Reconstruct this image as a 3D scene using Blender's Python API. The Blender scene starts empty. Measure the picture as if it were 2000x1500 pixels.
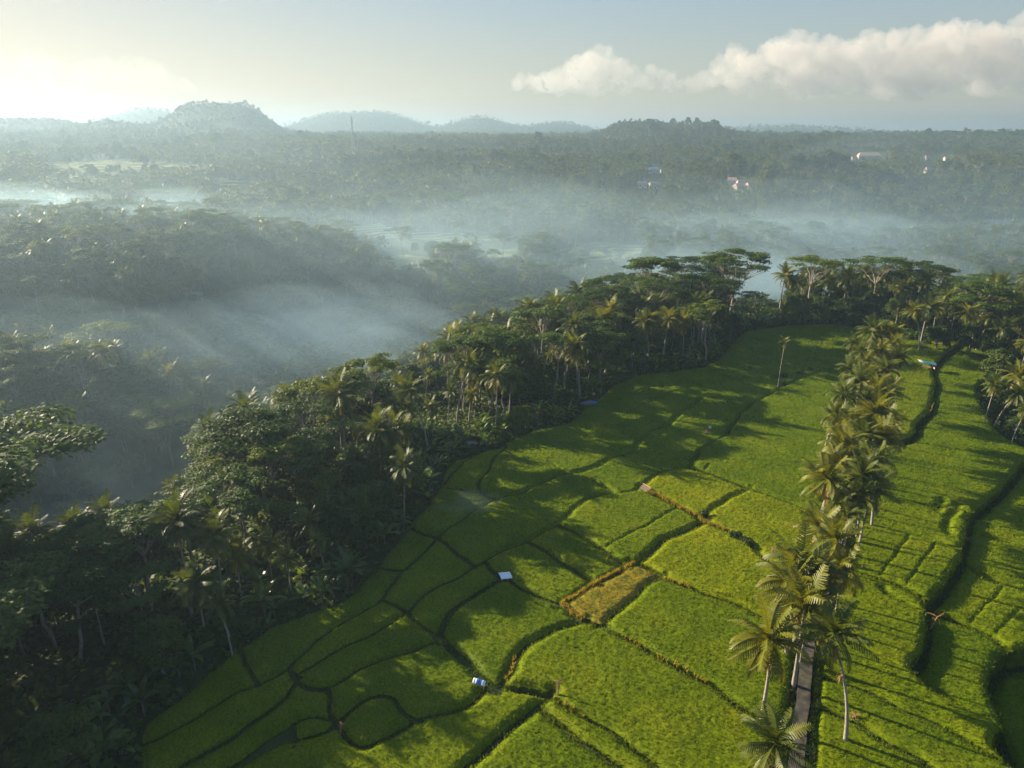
import bpy, math, random
import numpy as np

# ------------------------------------------------------------------ camera, sky, sun, exposure
S = bpy.context.scene
COL = S.collection
R = math.radians
CAM_H, PITCH, FPX = 70.0, R(19.7), 1351.0          # focal length in px of the 2000 px wide photo
cd = bpy.data.cameras.new("camera")
cam = bpy.data.objects.new("camera", cd)
COL.objects.link(cam)
cam.location = (0, 0, CAM_H)
cam.rotation_euler = (math.pi / 2 - PITCH, 0, 0)
cd.sensor_fit = 'HORIZONTAL'
cd.sensor_width = 36.0
cd.lens = 36.0 * FPX / 2000.0
cd.clip_start, cd.clip_end = 1.0, 60000.0
S.camera = cam

SUN_AZ, SUN_EL = R(61), R(19.5)                       # azimuth to the left of the view
sun_dir = np.array([-math.sin(SUN_AZ) * math.cos(SUN_EL), math.cos(SUN_AZ) * math.cos(SUN_EL), math.sin(SUN_EL)])
W = bpy.data.worlds.new("World")
S.world = W
W.use_nodes = True
wn, wl = W.node_tree.nodes, W.node_tree.links
wn.clear()
sky = wn.new("ShaderNodeTexSky")
sky.sky_type = 'NISHITA'
sky.sun_disc = False
sky.sun_elevation = SUN_EL
sky.sun_rotation = -SUN_AZ
sky.air_density = 1.0
sky.dust_density = 1.8
sky.ozone_density = 2.6
bg = wn.new("ShaderNodeBackground")
bg.inputs[1].default_value = 0.108
wo = wn.new("ShaderNodeOutputWorld")
bw = wn.new("ShaderNodeRGBToBW")                       # soft shoulder on the brightest sky round the sun
wl.new(sky.outputs[0], bw.inputs[0])
ma = wn.new("ShaderNodeMath")
ma.operation = 'MULTIPLY_ADD'
ma.inputs[1].default_value, ma.inputs[2].default_value = 0.78, 1.0
wl.new(bw.outputs[0], ma.inputs[0])
vd = wn.new("ShaderNodeVectorMath")
vd.operation = 'DIVIDE'
wl.new(sky.outputs[0], vd.inputs[0])
wl.new(ma.outputs[0], vd.inputs[1])
tcw = wn.new("ShaderNodeTexCoord")                     # morning sky: creamier low down, bluer high up
sx = wn.new("ShaderNodeSeparateXYZ")
wl.new(tcw.outputs["Generated"], sx.inputs[0])
mr_ = wn.new("ShaderNodeMapRange")
mr_.interpolation_type = 'SMOOTHSTEP'
mr_.inputs[1].default_value, mr_.inputs[2].default_value = 0.0, 0.30
wl.new(sx.outputs[2], mr_.inputs[0])
cm = wn.new("ShaderNodeMix")
cm.data_type = 'RGBA'
cm.inputs[6].default_value, cm.inputs[7].default_value = (1.95, 1.50, 1.15, 1), (1.12, 1.17, 1.18, 1)
wl.new(mr_.outputs[0], cm.inputs[0])
vm = wn.new("ShaderNodeVectorMath")
vm.operation = 'MULTIPLY'
wl.new(vd.outputs[0], vm.inputs[0])
wl.new(cm.outputs[2], vm.inputs[1])
wl.new(vm.outputs[0], bg.inputs[0])
wl.new(bg.outputs[0], wo.inputs[0])

sd = bpy.data.lights.new("sun", 'SUN')
sd.energy = 5.0
sd.angle = R(0.5)
sd.color = (1.0, 0.86, 0.64)
so = bpy.data.objects.new("sun", sd)
COL.objects.link(so)
from mathutils import Vector
so.rotation_euler = Vector(sun_dir).to_track_quat('Z', 'Y').to_euler()

S.view_settings.view_transform = 'Standard'
S.view_settings.look = 'None'
S.view_settings.exposure = 1.92
S.view_settings.gamma = 1.0
S.render.engine = 'CYCLES'
cy = S.cycles
cy.max_bounces = 5
cy.diffuse_bounces = 2
cy.glossy_bounces = 1
cy.transmission_bounces = 2
cy.transparent_max_bounces = 64
cy.volume_bounces = 1
cy.use_adaptive_sampling = True
cy.adaptive_threshold = 0.02
cy.use_denoising = True
cy.caustics_reflective = False
cy.caustics_refractive = False

HAZE_DENSITY, HAZE_TOP = 0.00024, 255.0

# ------------------------------------------------------------------ helpers
rng = np.random.default_rng(7)
cp, sp = math.cos(PITCH), math.sin(PITCH)


def ray(px, py):
    x = (np.asarray(px, float) - 1000) / FPX
    v = (750 - np.asarray(py, float)) / FPX
    return x, cp + sp * v, -sp + cp * v


def gp(px, py, z=0.0):
    """ground point seen at a photo pixel, on the level z"""
    x, y, w = ray(px, py)
    t = (z - CAM_H) / w
    return np.stack([x * t, y * t], -1)


def atY(px, py, Y):
    x, y, w = ray(px, py)
    return x * Y / y, Y, CAM_H + w * Y / y


def proj(x, y, z):
    dz = z - CAM_H
    dep = cp * y - sp * dz
    up = sp * y + cp * dz
    return 1000 + FPX * x / dep, 750 - FPX * up / dep, dep


def sstep(a, b, v):
    t = np.clip((v - a) / (b - a), 0, 1)
    return t * t * (3 - 2 * t)


_tab = np.random.default_rng(3).random((256, 256))


def vnoise(x, y):
    xi, yi = np.floor(x).astype(int), np.floor(y).astype(int)
    fx, fy = x - xi, y - yi
    fx, fy = fx * fx * (3 - 2 * fx), fy * fy * (3 - 2 * fy)
    a, b = _tab[xi & 255, yi & 255], _tab[(xi + 1) & 255, yi & 255]
    c, d = _tab[xi & 255, (yi + 1) & 255], _tab[(xi + 1) & 255, (yi + 1) & 255]
    return (a * (1 - fx) + b * fx) * (1 - fy) + (c * (1 - fx) + d * fx) * fy - 0.5


def fbm(x, y, o=3):
    s, a = 0, 1.0
    for i in range(o):
        s = s + a * vnoise(x * 2 ** i + 17.3 * i, y * 2 ** i + 5.1 * i)
        a *= 0.5
    return s


def inpoly(x, y, P):
    c = np.zeros(np.shape(x), bool)
    n = len(P)
    for i in range(n):
        x1, y1 = P[i]
        x2, y2 = P[(i + 1) % n]
        if y1 == y2:
            continue
        m = ((y1 > y) != (y2 > y)) & (x < (x2 - x1) * (y - y1) / (y2 - y1) + x1)
        c ^= m
    return c


def segdist(x, y, a, b):
    d = b - a
    L = max(d @ d, 1e-9)
    t = np.clip(((x - a[0]) * d[0] + (y - a[1]) * d[1]) / L, 0, 1)
    return np.hypot(x - a[0] - t * d[0], y - a[1] - t * d[1])


def mesh(name, V, Q=None, T=None, mats=(), mi=None, smooth=False):
    m = bpy.data.meshes.new(name)
    V = np.asarray(V, np.float32).reshape(-1, 3)
    Q = np.zeros((0, 4), np.int32) if Q is None or len(Q) == 0 else np.asarray(Q, np.int32)
    T = np.zeros((0, 3), np.int32) if T is None or len(T) == 0 else np.asarray(T, np.int32)
    m.vertices.add(len(V))
    m.vertices.foreach_set("co", V.ravel())
    nl = Q.size + T.size
    m.loops.add(nl)
    m.loops.foreach_set("vertex_index", np.concatenate([Q.ravel(), T.ravel()]))
    m.polygons.add(len(Q) + len(T))
    st = np.concatenate([np.arange(len(Q)) * 4, Q.size + np.arange(len(T)) * 3]).astype(np.int32)
    m.polygons.foreach_set("loop_start", st)
    for k in mats:
        m.materials.append(k)
    if mi is not None:
        m.polygons.foreach_set("material_index", np.asarray(mi, np.int32))
    m.polygons.foreach_set("use_smooth", np.full(len(Q) + len(T), smooth))
    m.update(calc_edges=True)
    return m


def nrm(v):
    return v / (np.linalg.norm(v, axis=-1, keepdims=True) + 1e-9)


class Geo:
    """collects pieces of one mesh"""

    def __init__(s):
        s.V, s.Q, s.T, s.mq, s.mt, s.n = [], [], [], [], [], 0

    def add(s, V, Q=None, T=None, m=0):
        V = np.asarray(V, float).reshape(-1, 3)
        s.V.append(V)
        if Q is not None and len(Q):
            Q = np.asarray(Q)
            s.Q.append(Q + s.n)
            s.mq.append(np.full(len(Q), m))
        if T is not None and len(T):
            T = np.asarray(T)
            s.T.append(T + s.n)
            s.mt.append(np.full(len(T), m))
        s.n += len(V)
        return s

    def tube(s, P, rad, n=7, m=0, cap=True):
        P = np.asarray(P, float)
        rad = np.broadcast_to(np.asarray(rad, float), (len(P),))
        tg = np.gradient(P, axis=0)
        tg /= np.linalg.norm(tg, axis=1)[:, None] + 1e-9
        ref = np.array([1.0, 0, 0]) if abs(tg[0][0]) < .8 else np.array([0, 1.0, 0])
        u = np.cross(tg, ref)
        u /= np.linalg.norm(u, axis=1)[:, None] + 1e-9
        v = np.cross(tg, u)
        a = np.arange(n) * 2 * np.pi / n
        V = P[:, None] + rad[:, None, None] * (np.cos(a)[None, :, None] * u[:, None] + np.sin(a)[None, :, None] * v[:, None])
        i = np.arange(len(P) - 1)[:, None] * n
        j = np.arange(n)[None]
        Q = np.stack([i + j, i + (j + 1) % n, i + n + (j + 1) % n, i + n + j], -1).reshape(-1, 4)
        V = V.reshape(-1, 3)
        if cap:
            k = len(V)
            V = np.vstack([V, P[-1:]])
            T = [[k - n + q, k - n + (q + 1) % n, k] for q in range(n)]
            return s.add(V, Q, T, m)
        return s.add(V, Q, None, m)

    def quads(s, C, U, Vv, m=0):
        C, U, Vv = (np.asarray(q, float) for q in (C, U, Vv))
        V = np.stack([C - U - Vv, C + U - Vv, C + U + Vv, C - U + Vv], 1).reshape(-1, 3)
        return s.add(V, np.arange(len(V)).reshape(-1, 4), None, m)

    def box(s, c, d, rz=0, m=0):
        c, d = np.asarray(c, float), np.asarray(d, float) / 2
        k = np.array([[-1, -1, -1], [1, -1, -1], [1, 1, -1], [-1, 1, -1], [-1, -1, 1], [1, -1, 1], [1, 1, 1], [-1, 1, 1]]) * d
        cs, sn = math.cos(rz), math.sin(rz)
        k = np.stack([k[:, 0] * cs - k[:, 1] * sn, k[:, 0] * sn + k[:, 1] * cs, k[:, 2]], 1) + c
        return s.add(k, [[0, 3, 2, 1], [4, 5, 6, 7], [0, 1, 5, 4], [1, 2, 6, 5], [2, 3, 7, 6], [3, 0, 4, 7]], None, m)

    def build(s, name, mats, smooth=False):
        Q = np.concatenate(s.Q) if s.Q else None
        T = np.concatenate(s.T) if s.T else None
        mi = np.concatenate(s.mq + s.mt)
        return mesh(name, np.concatenate(s.V), Q, T, mats, mi, smooth)


def ball(cx, cy, cz, rx, ry, rz, seed, rough=.35, nu=48, nv=24):
    u = np.linspace(0, 2 * np.pi, nu, endpoint=False)
    v = np.linspace(0, np.pi, nv + 1)[1:-1]
    U, Vv = np.meshgrid(u, v)
    d = np.stack([np.cos(U) * np.sin(Vv), np.sin(U) * np.sin(Vv), np.cos(Vv)], -1).reshape(-1, 3)
    d = np.vstack([d, [0, 0, 1], [0, 0, -1]])
    k = 1 + rough * (fbm(d[:, 0] * 1.6 + seed, d[:, 1] * 1.6 + d[:, 2] * 1.3 + seed * 2, 3) + .4 * fbm(d[:, 2] * 2 + seed, d[:, 0] * 3 - d[:, 1] * 2, 2))
    V = d * k[:, None] * [rx, ry, rz] + [cx, cy, cz]
    n = nu
    i, j = np.meshgrid(np.arange(nv - 2), np.arange(nu), indexing='ij')
    Q = np.stack([i * n + j, (i + 1) * n + j, (i + 1) * n + (j + 1) % n, i * n + (j + 1) % n], -1).reshape(-1, 4)
    a, b = len(d) - 2, len(d) - 1
    T = [[a, q, (q + 1) % n] for q in range(n)] + [[b, (nv - 2) * n + (q + 1) % n, (nv - 2) * n + q] for q in range(n)]
    return V, Q, T



def link(name, data, parent=None, loc=None):
    o = bpy.data.objects.new(name, data)
    COL.objects.link(o)
    if parent is not None:
        o.parent = parent
    if loc is not None:
        o.location = loc
    return o


def tag(o, label=None, cat=None, group=None, kind=None):
    for k, v in (("label", label), ("category", cat), ("group", group), ("kind", kind)):
        if v:
            o[k] = v
    return o


# ------------------------------------------------------------------ materials
def mat(name):
    m = bpy.data.materials.new(name)
    m.use_nodes = True
    n = m.node_tree.nodes
    n.clear()
    return m, n, m.node_tree.links


def noise_ramp(n, l, stops, scale, detail=3, coord='Object', vec=None):
    tc = n.new("ShaderNodeTexCoord")
    nt = n.new("ShaderNodeTexNoise")
    nt.inputs["Scale"].default_value = scale
    nt.inputs["Detail"].default_value = detail
    l.new(tc.outputs[coord], nt.inputs["Vector"])
    cr = n.new("ShaderNodeValToRGB")
    e = cr.color_ramp.elements
    e[0].position, e[0].color = stops[0][0], (*stops[0][1], 1)
    e[1].position, e[1].color = stops[-1][0], (*stops[-1][1], 1)
    for p, c in stops[1:-1]:
        q = e.new(p)
        q.color = (*c, 1)
    l.new(nt.outputs["Fac"], cr.inputs[0])
    return cr.outputs[0]


def leaf_mat(name, stops, scale=.5, trans=.35, rough=.5, spec=.35, warm=(1.25, 1.15, .5), tint=True, coord='Object', fine=0):
    m, n, l = mat(name)
    c = noise_ramp(n, l, stops, scale, coord=coord)
    if fine:
        c2 = noise_ramp(n, l, [(.32, (.68, .72, .7)), (.5, (.98, .98, .95)), (.68, (1.34, 1.28, 1.1))], fine, 2, coord)
        mf = n.new("ShaderNodeMix")
        mf.data_type = 'RGBA'
        mf.blend_type = 'MULTIPLY'
        mf.inputs[0].default_value = 1
        l.new(c, mf.inputs[6])
        l.new(c2, mf.inputs[7])
        c = mf.outputs[2]
    if tint:
        oi = n.new("ShaderNodeObjectInfo")
        mx = n.new("ShaderNodeMix")
        mx.data_type = 'RGBA'
        mx.blend_type = 'MULTIPLY'
        mx.inputs[0].default_value = 1
        l.new(c, mx.inputs[6])
        l.new(oi.outputs["Color"], mx.inputs[7])
        c = mx.outputs[2]
    p = n.new("ShaderNodeBsdfPrincipled")
    p.inputs["Roughness"].default_value = rough
    p.inputs["Specular IOR Level"].default_value = spec
    l.new(c, p.inputs["Base Color"])
    mw = n.new("ShaderNodeMix")
    mw.data_type = 'RGBA'
    mw.blend_type = 'MULTIPLY'
    mw.inputs[0].default_value = 1
    l.new(c, mw.inputs[6])
    mw.inputs[7].default_value = (*warm, 1)
    t = n.new("ShaderNodeBsdfTranslucent")
    l.new(mw.outputs[2], t.inputs[0])
    ms = n.new("ShaderNodeMixShader")
    ms.inputs[0].default_value = trans
    l.new(p.outputs[0], ms.inputs[1])
    l.new(t.outputs[0], ms.inputs[2])
    o = n.new("ShaderNodeOutputMaterial")
    l.new(ms.outputs[0], o.inputs[0])
    return m


def solid(name, stops, scale=3, rough=.8, bump=0, metal=0):
    m, n, l = mat(name)
    c = noise_ramp(n, l, stops, scale)
    p = n.new("ShaderNodeBsdfPrincipled")
    p.inputs["Roughness"].default_value = rough
    p.inputs["Specular IOR Level"].default_value = .5 if rough < .7 else .08
    p.inputs["Metallic"].default_value = metal
    l.new(c, p.inputs["Base Color"])
    if bump:
        nt = n.new("ShaderNodeTexNoise")
        nt.inputs["Scale"].default_value = scale * 3
        tc = n.new("ShaderNodeTexCoord")
        l.new(tc.outputs["Object"], nt.inputs["Vector"])
        b = n.new("ShaderNodeBump")
        b.inputs["Strength"].default_value = bump
        l.new(nt.outputs["Fac"], b.inputs["Height"])
        l.new(b.outputs[0], p.inputs["Normal"])
    o = n.new("ShaderNodeOutputMaterial")
    l.new(p.outputs[0], o.inputs[0])
    return m


def volume(name, dens, color=(.9, .95, 1), aniso=.5):
    m, n, l = mat(name)
    v = n.new("ShaderNodeVolumePrincipled")
    v.inputs["Color"].default_value = (*color, 1)
    v.inputs["Density"].default_value = dens
    v.inputs["Anisotropy"].default_value = aniso
    o = n.new("ShaderNodeOutputMaterial")
    l.new(v.outputs[0], o.inputs["Volume"])
    return m


M = {}
M['rice'] = leaf_mat('rice', [(.3, (.108, .160, .003)), (.5, (.140, .195, .004)), (.7, (.176, .214, .006))], .12, .42, .6, .06, (1.35, 1.2, .4), fine=3.0)
M['ripe'] = leaf_mat('ripe_rice', [(.3, (.13, .16, .008)), (.5, (.25, .21, .012)), (.7, (.34, .25, .015))], .45, .4, .5, .25, (1.2, 1, .4), fine=3.0)
M['drygrass'] = leaf_mat('dry_grass', [(.3, (.24, .20, .02)), (.7, (.38, .29, .035))], 1.2, .4, .6, .2, (1.2, 1, .5))
M['bank'] = leaf_mat('bank_grass', [(.3, (.050, .085, .004)), (.5, (.085, .125, .006)), (.7, (.12, .15, .012))], .9, .4, .6, .06, (1.3, 1.15, .4))
M['verge'] = leaf_mat('verge_grass', [(.3, (.03, .06, .005)), (.7, (.08, .12, .01))], .8, .4, .6, .2)
M['leaf'] = leaf_mat('broad_leaf', [(.3, (.038, .064, .011)), (.55, (.068, .102, .015)), (.75, (.11, .135, .02))], .35, .35, .6, .15)
M['albleaf'] = leaf_mat('feathery_leaf', [(.3, (.046, .085, .015)), (.6, (.080, .125, .019)), (.8, (.12, .155, .026))], .3, .42, .6, .15)
M['palmleaf'] = leaf_mat('palm_leaf', [(.3, (.052, .078, .007)), (.6, (.095, .112, .010)), (.8, (.15, .14, .015))], .5, .38, .5, .28)
M['dryfrond'] = leaf_mat('dry_frond', [(.3, (.20, .12, .03)), (.7, (.38, .24, .07))], .8, .3, .6, .2, (1.1, 1, .7))
M['banleaf'] = leaf_mat('banana_leaf', [(.3, (.05, .10, .012)), (.7, (.11, .17, .025))], .7, .4, .35, .5)
M['bark'] = solid('palm_bark', [(.3, (.16, .145, .12)), (.7, (.30, .27, .225))], 4, .85, .4)
M['bark2'] = solid('grey_bark', [(.3, (.10, .085, .065)), (.7, (.20, .175, .14))], 3, .85, .4)
M['bark3'] = solid('pale_bark', [(.3, (.17, .145, .115)), (.7, (.30, .26, .21))], 2, .85, .3)
M['mud'] = solid('mud', [(.3, (.030, .024, .014)), (.7, (.055, .045, .026))], 1.5, .8, .5)
M['road'] = solid('asphalt', [(.3, (.028, .026, .022)), (.5, (.052, .048, .042)), (.62, (.085, .072, .055)), (.7, (.05, .055, .025))], .9, .85, .2)
M['soil'] = solid('soil', [(.3, (.022, .034, .010)), (.5, (.036, .052, .014)), (.7, (.060, .070, .020))], .08, .95, .6)
M['wood'] = solid('wood', [(.3, (.20, .14, .08)), (.7, (.34, .25, .15))], 5, .8)
M['thatch'] = solid('thatch', [(.3, (.085, .065, .045)), (.7, (.16, .12, .085))], 8, .95, .6)
M['tinwhite'] = solid('white_sheet', [(.3, (.58, .62, .66)), (.7, (.74, .78, .80))], 3, .4)
M['palesheet'] = solid('weathered_sheet', [(.3, (.34, .37, .40)), (.7, (.46, .49, .52))], 1, .6)
M['tarpblue'] = solid('blue_tarp', [(.3, (.02, .07, .30)), (.7, (.06, .16, .46))], 3, .45)
M['tarpteal'] = solid('teal_sheet', [(.3, (.02, .17, .20)), (.7, (.04, .24, .27))], 3, .45)
M['pink'] = solid('pink_cloth', [(.3, (.55, .22, .24)), (.7, (.66, .32, .32))], 3, .8)
M['slate'] = solid('grey_blue_sheet', [(.3, (.075, .085, .13)), (.7, (.13, .145, .20))], 3, .6)
M['redroof'] = solid('clay_tiles', [(.3, (.30, .11, .06)), (.7, (.42, .18, .10))], .6, .8)
M['tanroof'] = solid('tan_roof', [(.3, (.44, .30, .20)), (.7, (.56, .40, .28))], .4, .8)
M['pinkroof'] = solid('faded_tiles', [(.3, (.36, .22, .20)), (.7, (.46, .30, .28))], .4, .8)
M['wall'] = solid('plaster', [(.3, (.36, .34, .30)), (.7, (.48, .45, .40))], .4, .8)
M['glass'] = solid('dark_opening', [(.3, (.02, .02, .02)), (.7, (.04, .04, .04))], 1, .3)
M['steel'] = solid('steel', [(.3, (.20, .20, .21)), (.7, (.32, .32, .33))], 1, .5, 0, .4)
M['orange'] = leaf_mat('withered_leaf', [(.3, (.22, .10, .035)), (.7, (.36, .19, .07))], 2, .3, .7, .2, (1, 1, 1))
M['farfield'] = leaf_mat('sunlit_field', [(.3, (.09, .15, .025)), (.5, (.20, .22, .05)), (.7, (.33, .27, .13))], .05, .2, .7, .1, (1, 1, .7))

# ------------------------------------------------------------------ the rice field: traced bunds (photo pixels)
EDGE = [(277, 1487), (266, 1433), (271, 1393), (309, 1367), (357, 1335), (410, 1292), (461, 1249), (485, 1233), (530, 1207), (583, 1188),
        (623, 1172), (666, 1159), (706, 1124), (738, 1085), (767, 1048), (797, 1013), (837, 971), (858, 935), (871, 907), (882, 889), (917, 877),
        (957, 867), (983, 859), (1023, 837), (1066, 824), (1110, 818), (1165, 770), (1200, 745), (1250, 722), (1310, 718), (1370, 710), (1405, 695),
        (1432, 662), (1450, 642), (1530, 630), (1630, 625), (1675, 635)]
FIELD = [(200, 1595), (262, 1510)] + EDGE + [(1740, 655), (1780, 667), (1830, 664), (1880, 670), (1930, 683), (1980, 698), (1986, 712), (1955, 722), (1922, 735),
        (1911, 750), (1913, 780), (1929, 800), (1943, 827), (1967, 848), (2000, 865), (2120, 905), (2400, 1000), (2700, 1300), (2700, 1595)]
PLATEAU = [(60, 1900), (200, 1560), (250, 1490)] + [(a - 12, b - 3) for a, b in EDGE[1:30]] + [(1402, 690), (1425, 655), (1440, 632), (1500, 620), (1570, 610), (1700, 604), (1800, 618),
        (1900, 628), (2000, 640), (2200, 640), (2600, 650), (2900, 1000), (2900, 1900)]
ROAD = [(1536, 1720), (1548, 1600), (1556, 1500), (1566, 1415), (1577, 1260), (1590, 1200), (1609, 1147), (1630, 1090), (1653, 1027), (1668, 950), (1680, 900), (1690, 850), (1700, 780), (1712, 720), (1726, 672), (1738, 640)]
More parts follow.
